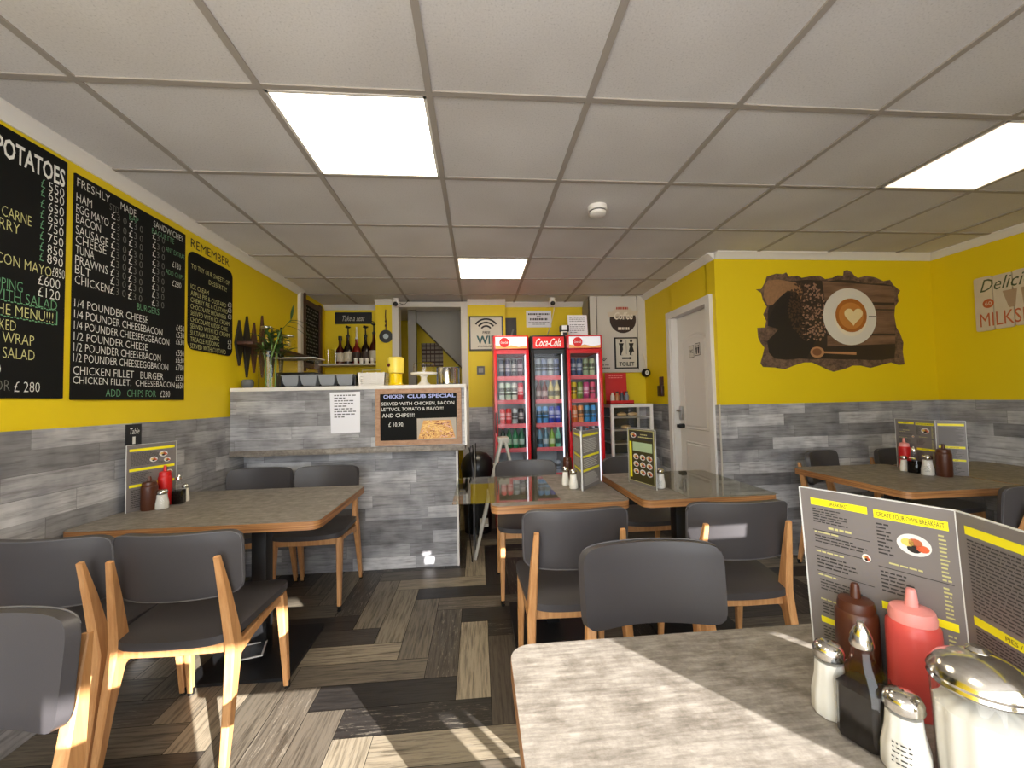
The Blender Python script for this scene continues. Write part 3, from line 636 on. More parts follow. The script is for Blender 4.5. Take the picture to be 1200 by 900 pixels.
LAY_Y = [('bar', .05, .95, .06, .97, mat('menu_dark_gold', (60, 54, 22), .5)), ('bar', .03, .97, .965, .975, MENUL), ('bar', .03, .97, .055, .065, MENUL), ('bar', .03, .06, .06, .97, MENUL), ('bar', .94, .97, .06, .97, MENUL), ('bar', .08, .92, .80, .94, MENUD), ('pic', .24, .88, .11, .05), ('lines', .5, .8, .88, .92, 1, MENUL), ('lines', .42, .95, .835, .875, 1, MENUL),
         ('bar', .2, .9, .60, .76, mat('menu_pale_green', (168, 188, 150), .5)), ('bar', .08, .16, .12, .76, MENUY)]
for r_ in range(3):
    for c_ in range(3): LAY_Y.append(('pic', .32+.24*c_, .5-.13*r_, .10, .05))
LAYY_REF[0] = LAY_Y
stand_menu('framed dark and yellow menu stand with rows of food pictures', [(0.895, 2.385), (0.955, 2.14)], [LAY_Y], MG)

# ------------------------------------------------------------------ condiments
def squeezy(label, p, h, r, m_, mc, group):
    t = thing('sauce_bottle', label, 'sauce bottle', p, 0, group); k = h/0.195
    obj('body', MB().lathe((0, 0, 0), [(0, 0), (r*0.94, 0), (r, 0.006*k), (r, 0.125*k), (r*0.98, 0.138*k), (r*0.86, 0.144*k), (0, 0.144*k)], 28), m_, t, True)
    obj('cap', MB().lathe((0, 0, 0.141*k), [(0, 0), (r*0.86, 0), (r*0.88, 0.012*k), (r*0.8, 0.022*k), (r*0.3, 0.027*k), (0, 0.027*k)], 28), mc, t, True)
    obj('nozzle', MB().lathe((0, 0, 0.165*k), [(r*0.27, 0), (r*0.2, 0.026*k), (r*0.16, 0.03*k), (0, 0.03*k)], 16), mc, t, True)
def shaker(label, p, h, r, group, printed=False, plastic=False):
    t = thing('salt_shaker', label, 'shaker', p, 0, group); k = h/0.105
    prof = [(r*0.94, 0), (r, 0.004*k), (r*0.97, 0.03*k), (r*0.78, 0.055*k), (r*0.72, 0.075*k), (r*0.72, 0.084*k)]
    obj('body', MB().lathe((0, 0, 0), [(0, 0)]+[(q*0.97, z+0.001) for q, z in prof[:-1]]+[(0, 0.076*k)], 60, 0.022, 10), SALT if not plastic else CERAM, t, True)
    if not plastic: obj('glass', MB().lathe((0, 0, 0), prof, 60, 0.022, 10), GLASS, t, True)
    obj('lid', MB().lathe((0, 0, 0.082*k), [(r*0.80, 0), (r*0.84, 0.003*k), (r*0.80, 0.007*k), (r*0.82, 0.010*k), (r*0.76, 0.014*k), (r*0.66, 0.018*k), (r*0.4, 0.0215*k), (0, 0.0225*k)], 28), CHROME, t, True)
    hb = MB()
    for i in range(7):
        a = 2*PI*i/6; q = r*0.4 if i < 6 else 0
        hb.cyl((q*math.cos(a), q*math.sin(a), 0.1035*k-(0.0018*k if i < 6 else 0)), 0.0013, 0.0016, 6)
    obj('pour_holes', hb, BLACKP, t, True)
    if printed:
        mb = MB(); ang = math.atan2(-p[1], -p[0])-0.25
        for i in range(5):
            z = (0.020+0.006*i)*k; rr = r*(1.0 if z < 0.03*k else 0.93)
            for s_ in range(5):
                a0 = ang-0.3+0.16*s_+0.02*((i*3+s_) % 3); a1 = a0+0.08+0.03*((i+s_*2) % 3)
                mb.face([(rr*1.02*math.cos(a0), rr*1.02*math.sin(a0), z), (rr*1.02*math.cos(a1), rr*1.02*math.sin(a1), z), (rr*1.02*math.cos(a1), rr*1.02*math.sin(a1), z+0.0018*k), (rr*1.02*math.cos(a0), rr*1.02*math.sin(a0), z+0.0018*k)])
        obj('print', mb, INK, t, True)
def vinegar(label, p, h, group, rz=0.5):
    t = thing('vinegar_bottle', label, 'vinegar bottle', p, rz, group); k = h/0.165
    def sq(hw, z, ch): return [Vector((x, y, z)) for x, y in ((-hw+ch, -hw), (hw-ch, -hw), (hw, -hw+ch), (hw, hw-ch), (hw-ch, hw), (-hw+ch, hw), (-hw, hw-ch), (-hw, -hw+ch))]
    L = [(0.026, 0.0, .006), (0.028, 0.004, .006), (0.028, 0.078, .007), (0.024, 0.092, .008), (0.014, 0.108, .007), (0.0115, 0.120, .0058), (0.0115, 0.134, .0058)]
    obj('glass', MB().loft([sq(a*k, z*k, c*k) for a, z, c in L]), GLASS, t, True, smooth=True)
    obj('vinegar', MB().loft([sq(a*k*0.95, z*k, c*k) for a, z, c in ((0.026, 0.002, .006), (0.0275, 0.006, .006), (0.0275, 0.074, .007))]), VIN, t, True, smooth=True)
    obj('cap', MB().lathe((0, 0, 0.130*k), [(0.0135*k, 0), (0.0145*k, 0.004*k), (0.013*k, 0.010*k), (0.013*k, 0.013*k), (0.009*k, 0.024*k), (0.0045*k, 0.030*k), (0.0045*k, 0.034*k), (0, 0.034*k)], 20), CHROME, t, True)
ZT = 0.7602
squeezy('red ketchup squeeze bottle on the foreground table', (0.692, 0.612, ZT), 0.190, 0.034, KETCH, KETCHCAP, 'sauce bottles')
squeezy('brown sauce squeeze bottle on the foreground table by the menu', (0.658, 0.677, ZT), 0.172, 0.031, BROWNP, BROWNP, 'sauce bottles')
shaker('white glass shaker farther along the foreground table, left of the dark vinegar', (0.553, 0.622, ZT), 0.112, 0.026, 'table shakers')
shaker('white printed shaker at the front of the foreground table, nearest us', (0.566, 0.519, ZT), 0.105, 0.027, 'table shakers', True)
vinegar('square dark vinegar bottle on the foreground table', (0.560, 0.570, ZT), 0.170, 'vinegar bottles', 0.35)
t = thing('sugar_dispenser', 'large fluted glass sugar jar with domed chrome lid in front', 'sugar jar', (0.622, 0.472, ZT))
obj('glass', MB().lathe((0, 0, 0), [(0.040, 0), (0.043, 0.004), (0.045, 0.09), (0.046, 0.135), (0.044, 0.142)], 72, 0.03, 12), GLASS, t, True)
obj('sugar', MB().lathe((0, 0, 0.004), [(0, 0), (0.040, 0), (0.043, 0.05), (0.043, 0.105), (0.02, 0.118), (0, 0.12)], 72, 0.03, 12), SALT, t, True)
obj('lid', MB().lathe((0, 0, 0.138), [(0.047, 0), (0.049, 0.003), (0.0475, 0.007), (0.049, 0.011), (0.047, 0.016), (0.040, 0.026), (0.028, 0.033), (0.012, 0.037), (0, 0.038)], 40), CHROME, t, True)
obj('pour_flap', MB().lathe((0.012, 0.01, 0.172), [(0, 0), (0.012, 0), (0.012, 0.004), (0.007, 0.008), (0, 0.008)], 18), CHROME, t, True)
# left table
squeezy('red ketchup bottle on the left table by the menu stand', (-1.632, 2.275, ZT), 0.205, 0.030, REDP, REDP, 'sauce bottles')
squeezy('brown sauce bottle on the left table near the wall', (-1.640, 2.185, ZT), 0.165, 0.034, BROWNP, BROWNP, 'sauce bottles')
shaker('squat white shaker in front of the ketchup on the left table', (-1.592, 2.200, ZT), 0.098, 0.030, 'table shakers')
vinegar('vinegar bottle on the left table', (-1.580, 2.298, ZT), 0.155, 'vinegar bottles', 0.2)
shaker('slim white shaker farthest right on the left table', (-1.580, 2.345, ZT), 0.095, 0.020, 'table shakers', plastic=True)
# right corner table
squeezy('red ketchup bottle on the right corner table', (2.748, 2.42, ZT), 0.205, 0.030, REDP, KETCHCAP, 'sauce bottles')
squeezy('brown sauce bottle on the right corner table', (2.745, 2.195, ZT), 0.190, 0.036, BROWNP, BROWNP, 'sauce bottles')
shaker('slim white shaker at the left on the right corner table', (2.700, 2.385, ZT), 0.100, 0.021, 'table shakers', plastic=True)
vinegar('dark vinegar bottle between two shakers on the right corner table', (2.695, 2.318, ZT), 0.165, 'vinegar bottles', 0.2)
shaker('white printed shaker by the brown bottle on the right corner table', (2.700, 2.248, ZT), 0.125, 0.031, 'table shakers', True)
# middle tables
shaker('white shaker in front beside the zigzag menu on the middle table', (0.530, 2.275, ZT), 0.108, 0.026, 'table shakers', plastic=True)
shaker('white shaker behind another on the zigzag menu table', (0.505, 2.370, ZT), 0.108, 0.022, 'table shakers', plastic=True)
squeezy('brown sauce bottle tucked behind the zigzag menu', (0.548, 2.50, ZT), 0.17, 0.028, BROWNP, BROWNP, 'sauce bottles')
shaker('white printed shaker beside the framed yellow menu', (1.005, 2.20, ZT), 0.108, 0.026, 'table shakers', True)
squeezy('slim brown bottle behind the framed yellow menu', (1.01, 2.36, ZT), 0.20, 0.026, BROWNP, BROWNP, 'sauce bottles')

# ------------------------------------------------------------------ left wall boards
FL = lambda X: Fr((X, 0, 0), (0, 1, 0), (0, 0, 1))
def board(name, label, y0, y1, z0, z1, group, r=0.004):
    t = thing(name, label, 'menu board', (XL, (y0+y1)/2, z0), 0, group)
    obj('panel', MB().fprism(FL(XL), rrect(y0, y1, z0, z1, r, 4), 0.001, 0.008), CHALK, t)
    return t
FB = FL(XL+0.0087); BG = 'chalk menu boards on the left wall'
def lett(t, rows):
    g = {}
    for body, y0, y1, z0, z1, mm, *rest in rows: g.setdefault(mm, MB()).text(FB, body, y0, y1, z0, z1, 0, rest[0] if rest else -0.014)
    for mm, mb in g.items(): decal('lettering', mb, mm, t)
# potatoes board
t = board('menu_board', 'black potatoes menu board cut off by the left photo edge', 0.95, 1.872, 1.315, 2.335, BG)
zp = lambda px_, py_: at_x(px_, py_, XL+0.008).z
zp2 = lambda px_, py_: zp(px_, py_)-0.012
rows = [('POTATOES', 1.610, 1.862, 2.218, 2.296, CW, 0.02)]
for pr, yy in (('£550', 223), ('£650', 233), ('£650', 246), ('£650', 258), ('£750', 270), ('£750', 282.5), ('£850', 295), ('£890', 306.5)):
    z = zp(67, yy); rows += [('£', 1.768, 1.783, z-0.018, z+0.018, CG), (pr[1:], 1.797, 1.86, z-0.019, z+0.019, CW)]
for body, y0, y1, pq, mm in (('CARNE', 1.635, 1.735, (24, 255), CY), ('CURRY', 1.57, 1.695, (14, 266), CY), ('BACON MAYO', 1.575, 1.815, (35, 312), CY), ('£850', 1.818, 1.868, (74, 322), CW), ('£600', 1.765, 1.85, (60, 331.5), CW), ('£120', 1.765, 1.85, (60, 345), CW), ('TOPPING', 1.575, 1.71, (17, 335), CG), ('TOO WITH SALAD', 1.50, 1.84, (36, 352), CG), ('THE MENU!!!', 1.60, 1.825, (36, 368), CY), ('COOKED', 1.565, 1.69, (15, 382), CY), ('FULL WRAP', 1.555, 1.755, (25, 398), CY), ('WITH  SALAD', 1.53, 1.758, (32, 416), CY), ('£650', 1.53, 1.645, (4, 433), CW), ('CHIPS FOR', 1.50, 1.675, (9, 452), CGR), ('£ 280', 1.69, 1.78, (40, 454), CW)):
    z = zp(*pq); rows.append((body, y0, y1, z-0.019, z+0.021, mm))
lett(t, rows)
zb = zp(36, 368); mb = MB()
for i in range(26):
    yy = 1.565+0.0106*i
    for zz in (zb-0.027, zb+0.031): mb.quad(FB, yy, yy+0.008, zz-0.002+0.003*(i % 2), zz+0.002+0.003*(i % 2))
mb.quad(FB, 1.838, 1.842, zb-0.026, zb+0.03); decal('chalk_scribble', mb, CG, t)
# sandwiches board
t = board('menu_board', 'tall black sandwiches and burgers menu board on the left wall', 1.906, 2.584, 1.309, 2.312, BG)
rows = [('FRESHLY', 1.915, 2.075, 2.257, 2.293, CW), ('MADE', 2.135, 2.225, 2.257, 2.293, CW), ('SANDWICHES', 2.34, 2.56, 2.258, 2.293, CW), ('STD', 2.075, 2.125, zp2(131, 240)-.016, zp2(131, 240)+.016, CGR), ('BAP', 2.185, 2.24, zp2(152, 251)-.016, zp2(152, 251)+.016, CG), ('BAGUETTE', 2.33, 2.49, zp2(185, 271)-.015, zp2(185, 271)+.015, CG)]
for body, y1, py_ in (('HAM', 1.985, 232), ('EGG MAYO', 2.07, 245), ('BACON', 2.03, 257), ('SAUSAGE', 2.07, 270), ('CHEESE', 2.06, 281), ('TUNA', 2.00, 293), ('PRAWNS', 2.07, 305), ('BLT', 1.985, 316), ('CHICKEN', 2.08, 328)):
    z = zp(95, py_+1); rows.append((body, 1.913, y1, z-0.019, z+0.019, CW))
    for yy in (2.085, 2.185, 2.335): rows += [('£', yy, yy+0.022, z-0.019, z+0.019, CW), ('3 0', yy+0.03, yy+0.085, z-0.017, z+0.017, CGR)]
def pr_row(body, y0, y1, pq, h_, mm):
    z = zp(*pq); rows.append((body, y0, y1, z-h_, z+h_, mm))
for q in (('ANY EXTRAS', 2.43, 2.575, (204, 296), .014, CG), ('£120', 2.48, 2.545, (204, 310), .017, CW), ('ADD CHIPS', 2.43, 2.57, (203, 321), .014, CG), ('£280', 2.48, 2.55, (204, 332), .017, CW), ('BURGERS', 2.24, 2.385, (165, 360), .017, CG)): pr_row(*q)
for body, y1, py_ in (('1/4 POUNDER CHEESE', 2.31, 355), ('1/4 POUNDER CHEESEBACON', 2.41, 368), ('1/4 POUNDER CHEESEEGGBACON', 2.46, 381), ('1/2 POUNDER CHEESE', 2.31, 394), ('1/2 POUNDER CHEESEBACON', 2.40, 406.5), ('1/2 POUNDER CHEESEEGGBACON', 2.455, 419), ('CHICKEN FILLET   BURGER', 2.42, 434), ('CHICKEN FILLET,  CHEESEBACON', 2.505, 446)): pr_row(body, 1.913, y1, (90, py_), .018, CW)
for pr, py_ in (('£450', 385), ('£530', 393), ('£630', 401), ('£550', 414), ('£630', 422), ('£700', 431), ('£550', 443), ('£650', 452)): pr_row(pr, 2.515, 2.578, (212, py_), .017, CW)
rows += [('ADD   CHIPS FOR', 2.07, 2.37, 1.325, 1.36, CG), ('£280', 2.40, 2.47, 1.325, 1.36, CW)]
lett(t, rows)
# dessert board
t = board('menu_board', 'small rounded black dessert menu board below the REMEMBER lettering', 2.615, 3.06, 1.62, 2.235, BG, 0.05)
rows = [('TO TRY OUR SWEETS OF', 2.635, 3.02, 2.125, 2.155, CY), ('DESSERTS!!', 2.80, 2.99, 2.07, 2.10, CY)]
for i, body in enumerate(('ICE CREAM', 'APPLE PIE & CUSTARD', 'CHERRY PIE & CUSTARD', 'CHOCOLATE BROWNIE &', 'SERVED WITH ICE CREAM', 'CHOCOLATE FUDGE CAKE', 'SERVED WITH ICE CREAM', 'SULTANA PUDDING', 'TREACLE PUDDING', 'SERVED WITH CUSTARD')):
    z = 2.01-0.041*i; rows.append((body, 2.632, 2.632+0.0185*len(body), z-0.013, z+0.016, CY))
for z in (1.985, 1.945, 1.90, 1.72, 1.685): rows.append(('£3', 3.005, 3.045, z-0.015, z+0.018, CW))
lett(t, rows)
tag(obj('wall_lettering', MB().text(FL(XL), 'REMEMBER', 2.64, 3.03, 2.26, 2.315, 0.0015), INK, smooth='flat'), 'hand-lettered black word REMEMBER on the yellow wall', 'lettering')
t = thing('table_number_sign', 'small black Table 1 sign on the left plank cladding', 'sign', (XL+0.012, 2.223, 1.08))
obj('plate', MB().fbox(FL(XL+0.012), 2.176, 2.268, 1.05, 1.185, 0, 0.004), BLACKP, t)
decal('lettering', MB().text(FL(XL+0.0165), 'Table', 2.192, 2.252, 1.135, 1.165, 0, 0, 0.2).text(FL(XL+0.0165), '1', 2.213, 2.23, 1.085, 1.122), CW, t)
# dark wood framed chalkboard further back
t = thing('framed_chalkboard', 'tall wooden framed chalkboard at the far end of the left wall', 'chalkboard', (XL, 4.46, 1.63))
f = FL(XL); b = MB()
for q in ((4.21, 4.27, 1.60, 2.40), (4.64, 4.70, 1.60, 2.36), (4.27, 4.64, 2.29, 2.34), (4.27, 4.64, 1.64, 1.69)): b.fbox(f, *q, 0.001, 0.03)
obj('frame', b, DARKWOOD, t); obj('panel', MB().fbox(f, 4.26, 4.65, 1.68, 2.30, 0.001, 0.014), CHALK, t)
mb = MB(); rr = random.Random(5)
for i in range(15):
    z = 2.26-0.038*i; yy = 4.29
    while yy < 4.60: ln = rr.uniform(0.015, 0.05); mb.quad(FL(XL+0.0145), yy, min(yy+ln, 4.62), z-0.007, z+0.007); yy += ln+rr.uniform(0.008, 0.03)
decal('chalk_writing', mb, CGR, t)

# ------------------------------------------------------------------ counter
t = thing('serving_counter', 'plank-clad serving counter with a stepped front and white edges', 'counter', (-0.9, 3.3, 0))
cx0 = XL+0.0135
obj('lower_panel', MB().box(cx0, -0.175, 3.20, 3.24, 0, 0.90), CLAD, t); obj('upper_panel', MB().box(cx0, -0.10, 3.03, 3.09, 0.945, 1.365), CLAD, t)
obj('ledge', MB().box(cx0, -0.10, 3.015, 3.23, 0.905, 0.945, 0.003), LEDGEW, t)
obj('worktop', MB().box(cx0, -0.085, 3.02, 3.62, 1.365, 1.392, 0.003), WHITE, t)
obj('edge_trim', MB().box(-0.10, -0.085, 3.02, 3.10, 0.94, 1.365).box(-0.178, -0.163, 3.195, 3.245, 0, 0.905), WHITE, t)
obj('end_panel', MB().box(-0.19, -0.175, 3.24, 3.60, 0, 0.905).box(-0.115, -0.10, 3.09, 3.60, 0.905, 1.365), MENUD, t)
def FY(Y): return Fr((0, Y, 0), (1, 0, 0), (0, 0, 1))
n_ = thing('paper_notice', 'white paper notice taped to the counter front', 'notice', (-0.96, 3.03, 1.05))
f = FY(3.0295); obj('sheet', MB().fpoly(f, [(-1.058, 1.052), (-0.854, 1.056), (-0.852, 1.350), (-1.066, 1.347)], 0.0005), PAPER, n_, smooth='flat')
mb = MB(); rr = random.Random(4); f = FY(3.0285)
for i in range(9):
    z = 1.325-0.0195*i; x = -1.035
    while x < -0.90-(0.06 if i in (1, 4, 8) else 0): ln = rr.uniform(0.01, 0.03); mb.quad(f, x, x+ln, z-0.004, z+0.004); x += ln+0.006
decal('printed_lines', mb, INKG, n_)
s = thing('specials_board', 'wood-framed chicken club special chalkboard on the counter front', 'chalkboard', (-0.43, 3.03, 0.95))
f = FY(3.029); x0, x1, z0, z1 = -0.742, -0.122, 0.953, 1.364; b = MB()
for q in ((x0, x1, z1-0.036, z1), (x0, x1, z0, z0+0.036), (x0, x0+0.034, z0+0.036, z1-0.036), (x1-0.034, x1, z0+0.036, z1-0.036)): b.fbox(f, *q, 0, 0.018)
obj('frame', b, RAWOAK, s); obj('panel', MB().fbox(f, x0+0.03, x1-0.03, z0+0.03, z1-0.03, 0, 0.008), CHALK, s)
f = FY(3.0205); decal('lettering', MB().text(f, 'CHICKEN', -0.685, -0.535, 1.295, 1.322, 0, 0.03).text(f, 'CLUB SPECIAL', -0.515, -0.165, 1.295, 1.322, 0, 0.03), CB, s)
decal('lettering', MB().text(f, 'SERVED WITH CHICKEN, BACON', -0.70, -0.175, 1.24, 1.268).text(f, 'LETTUCE, TOMATO & MAYO!!!!', -0.70, -0.255, 1.20, 1.228).text(f, 'AND CHIPS!!!!', -0.695, -0.465, 1.157, 1.185).text(f, '£ 10.90.', -0.65, -0.54, 1.09, 1.12), CW, s)
pic = decal('food_photo', MB().fpoly(f, [(-0.447, 0.988), (-0.162, 0.990), (-0.162, 1.147), (-0.447, 1.145)], 0.0004), mat('photo_grey', (176, 166, 152), .6), s)
mb = MB().fpoly(f, [(-0.44, 0.995), (-0.17, 0.997), (-0.205, 1.13), (-0.40, 1.13)], 0.0008); decal('chip_pile', mb, mat('photo_chips', (214, 160, 92), .6), pic)
mb = MB(); mb2 = MB(); mb3 = MB(); rr = random.Random(8)
for i in range(150):
    v = rr.random(); z = 1.0+0.125*v; hw = 0.125-0.035*v; x = -0.305+rr.uniform(-hw, hw); a = rr.uniform(0, PI); l_, w_ = rr.uniform(.008, .02), .0028
    (mb if i % 3 else (mb2 if i % 2 else mb3)).face([f.p(x+l_*math.cos(a)+w_*sx*math.sin(a), z+l_*math.sin(a)*0.5-w_*sx*math.cos(a), 0.0012+0.00001*i) for sx in (-1, 1)]+[f.p(x-l_*math.cos(a)+w_*sx*math.sin(a), z-l_*math.sin(a)*0.5-w_*sx*math.cos(a), 0.0012+0.00001*i) for sx in (1, -1)])
decal('chip_print', mb, mat('photo_chip_light', (238, 198, 120), .6), pic); decal('sauce_print', mb2, mat('photo_sauce', (140, 66, 44), .6), pic); decal('chip_print', mb3, mat('photo_chip_pink', (226, 178, 160), .6), pic)

# ------------------------------------------------------------------ on the counter (worktop top at 1.392)
ZK = 1.3922
t = thing('display_dome', 'clear cake box on a black base at the back of the counter', 'display dome', (-1.46, 3.48, ZK))
obj('base', MB().box(-0.155, 0.155, -0.10, 0.10, 0.0, 0.13, 0.01), BLACKP, t, True)
obj('cover', MB().box(-0.145, 0.145, -0.09, 0.09, 0.131, 0.245), GLASS, t, True, smooth=False); obj('cover_rim', MB().box(-0.16, 0.16, -0.105, 0.105, 0.245, 0.253), CLEARED, t, True)
t = thing('condiment_rack', 'black rack holding four grey tubs on the counter', 'rack', (-1.19, 3.20, ZK))
obj('rack', MB().box(-0.265, 0.265, -0.05, 0.05, 0, 0.01).box(-0.27, 0.27, 0.062, 0.072, 0.0, 0.07).box(-0.272, -0.264, -0.052, 0.07, 0, 0.075).box(0.264, 0.272, -0.052, 0.07, 0, 0.075), BLACKP, t, True)
for i in range(4):
    x = -0.1965+0.131*i
    ob = obj('grey_tub', MB().loft([[Vector((x+sx*wd_, sy*dp, z)) for sx, sy in ((-1, -1), (1, -1), (1, 1), (-1, 1))] for wd_, dp, z in ((0.040, 0.036, 0.0105), (0.052, 0.044, 0.03), (0.060, 0.055, 0.085), (0.0645, 0.060, 0.088), (0.0645, 0.060, 0.094))]), GREYPL)
    ob.location = (-1.19, 3.185, ZK); tag(ob, 'grey plastic tub, %s from the left in the counter rack' % ORD[i], 'tub', 'grey tubs in the counter rack')
t = thing('wicker_basket', 'white slatted basket on the counter beside the grey tubs', 'basket', (-0.80, 3.20, ZK))
b = MB()
for k in range(6):
    z = 0.005+0.017*k; g = 0.100+0.0014*k
    for q in ((-g, g, -0.062, -0.054), (-g, g, 0.054, 0.062)): b.box(q[0], q[1], q[2], q[3], z, z+0.012)
    b.box(-g, -g+0.008, -0.062, 0.062, z, z+0.012).box(g-0.008, g, -0.062, 0.062, z, z+0.012)
for x in (-0.09, -0.033, 0.033, 0.09): b.box(x-0.006, x+0.006, -0.056, -0.050, 0, 0.105).box(x-0.006, x+0.006, 0.050, 0.056, 0, 0.105)
b.box(-0.098, 0.098, -0.055, 0.055, 0, 0.006); obj('slats', b, WHITE, t, True, smooth=False)
obj('wire_handle', MB().tube([(-0.07, -0.055, 0.10), (-0.068, -0.055, 0.122), (0.068, -0.055, 0.122), (0.07, -0.055, 0.10)], 0.0025, 6), STEEL, t, True)
t = thing('yellow_dispenser', 'tall yellow tumbler dispenser with paler top on the counter', 'dispenser', (-0.628, 3.20, ZK))
obj('foot', MB().lathe((0, 0, 0), [(0, 0), (0.058, 0), (0.058, 0.01), (0.050, 0.018), (0.046, 0.03), (0.046, 0.095), (0, 0.095)], 24), YELP, t, True)
obj('barrel', MB().lathe((0, 0, 0.095), [(0, 0), (0.058, 0.006), (0.062, 0.05), (0.062, 0.12), (0.05, 0.128), (0, 0.128)], 24), YELP2, t, True)
obj('badge', MB().sphere((-0.045, -0.045, 0.16), 0.014, 0.012, 0.014, 10), mat('dark_red', (90, 20, 16), .5), t, True)
t = thing('cake_stand', 'white pedestal cake stand with clear dome on the counter', 'cake stand', (-0.415, 3.20, ZK))
obj('stand', MB().lathe((0, 0, 0), [(0, 0), (0.055, 0), (0.052, 0.008), (0.028, 0.03), (0.022, 0.06), (0.03, 0.078), (0.098, 0.085), (0.102, 0.092), (0.102, 0.1), (0.095, 0.097), (0, 0.095)], 32), CERAM, t, True)
obj('dome', MB().lathe((0, 0, 0.098), [(0.082, 0), (0.082, 0.06), (0.076, 0.078), (0, 0.082)], 32), GLASS, t, True)
t = thing('steel_canister', 'shiny steel cutlery canister in a black holder on the counter', 'canister', (-0.235, 3.22, ZK))
obj('canister', MB().lathe((0, 0, 0.012), [(0, 0), (0.066, 0), (0.068, 0.12), (0.07, 0.124), (0.066, 0.126), (0, 0.12)], 32), CHROME, t, True)
obj('holder', MB().box(-0.085, 0.085, -0.075, 0.075, 0, 0.01).box(-0.092, -0.078, 0.06, 0.075, 0, 0.15).box(0.078, 0.092, 0.06, 0.075, 0, 0.15).box(-0.092, 0.092, 0.06, 0.075, 0.14, 0.15), BLACKP, t, True)
t = thing('glass_vase', 'tall glass vase of bamboo stems on the counter by the wall', 'vase', (-1.535, 3.14, ZK))
obj('vase', MB().lathe((0, 0, 0), [(0, 0.004), (0.068, 0.004), (0.072, 0.0), (0.075, 0.02), (0.072, 0.15), (0.074, 0.27), (0.076, 0.275)], 28), GLASS, t, True)
rr = random.Random(12)
stems = [[(0.0, 0, .01), (.01, .0, .2), (.02, 0, .36)], [(.03, .02, .01), (.035, .02, .2), (.07, .03, .40)], [(-.03, .01, .01), (-.035, .01, .2), (-.05, .0, .34)], [(.02, -.03, .01), (.025, -.03, .22), (.09, -.03, .42), (.16, -.02, .50)]]
for st in stems: obj('stem', MB().tube(st, 0.0055, 8), STALK, t, True)
def leaf(m, p, d, l_, w_, droop):
    p = Vector(p); d = Vector(d).normalized(); sd = d.cross(Vector((0, 0, 1))).normalized(); rows = []
    for k in range(6):
        u = k/5; c = p+d*l_*u+Vector((0, 0, -droop*u*u)); ww = w_*math.sin(PI*min(1, u*0.92+0.06)); rows.append((c-sd*ww, c+Vector((0, 0, -0.003)), c+sd*ww))
    for a, b_ in zip(rows, rows[1:]):
        m.face([a[0], a[1], b_[1], b_[0]]); m.face([a[1], a[2], b_[2], b_[1]])
m = MB()
for q in (((.16, -.02, .50), (.3, -.3, 1), .12, .01, 0), ((.16, -.02, .50), (1, -.2, .1), .13, .010, .05), ((.15, -.02, .49), (.9, .1, .2), .17, .012, .20), ((.13, -.02, .46), (1, .0, -.1), .14, .012, .06), ((.09, -.03, .42), (-.9, -.1, .5), .12, .010, .02)): leaf(m, *q)
for i in range(70):
    a = rr.uniform(0, 2*PI); leaf(m, (rr.uniform(-.05, .09), rr.uniform(-.04, .03), rr.uniform(.22, .40)), (math.cos(a), math.sin(a)*0.5, rr.uniform(.1, .9)), rr.uniform(.07, .14), .013, .03)
obj('leaves', m, LEAF, t, True, smooth='flat')
t = thing('grey_bowl', 'small round grey pot at the counter end by the wall', 'pot', (-1.70, 3.16, ZK))
obj('pot', MB().lathe((0, 0, 0), [(0, 0), (0.026, 0), (0.04, 0.02), (0.042, 0.045), (0.034, 0.065), (0.03, 0.066), (0, 0.06)], 20), mat('grey_stoneware', (92, 94, 96), .5), t, True)

# ------------------------------------------------------------------ shelf with spiked uprights on the left wall
t = thing('wall_shelf', 'dark wooden shelf with pointed diamond brackets on the left wall', 'shelf', (XL, 3.6, 1.72))
obj('board', MB().box(XL, XL+0.125, 3.10, 4.10, 1.715, 1.738, 0.002), DARKWOOD, t)
for y, w_, zt_, zb_ in ((3.14, .05, 1.90, 1.56), (3.24, .05, 1.95, 1.48), (3.34, .045, 1.92, 1.52), (3.46, .05, 2.00, 1.49), (3.62, .045, 1.93, 1.5), (3.78, .045, 1.96, 1.47)):
    obj('diamond_bracket', MB().fprism(FL(XL+0.012), [(y, zb_), (y+w_, 1.725), (y, zt_), (y-w_, 1.725)], -0.01, 0.006), BLACKM if y < 3.3 or y > 3.5 else DARKWOOD, t)
def jar(label, x, y, h=0.15, r=0.05):
    t = thing('glass_jar', label, 'jar', (x, y, 1.7385), 0, 'glass jars on the wall shelf')
    obj('glass', MB().lathe((0, 0, 0), [(0, 0.002), (r, 0.002), (r, h*0.78), (r*0.8, h*0.88), (r*0.8, h)], 20), GLASS, t, True)
    obj('lid', MB().lathe((0, 0, h), [(0, 0), (r*0.86, 0), (r*0.86, 0.012), (0, 0.014)], 20), STEEL, t, True)
jar('glass jar at the left on the spiked wall shelf', XL+0.066, 3.42); jar('glass jar at the right on the spiked wall shelf', XL+0.066, 3.80, 0.14, 0.055)

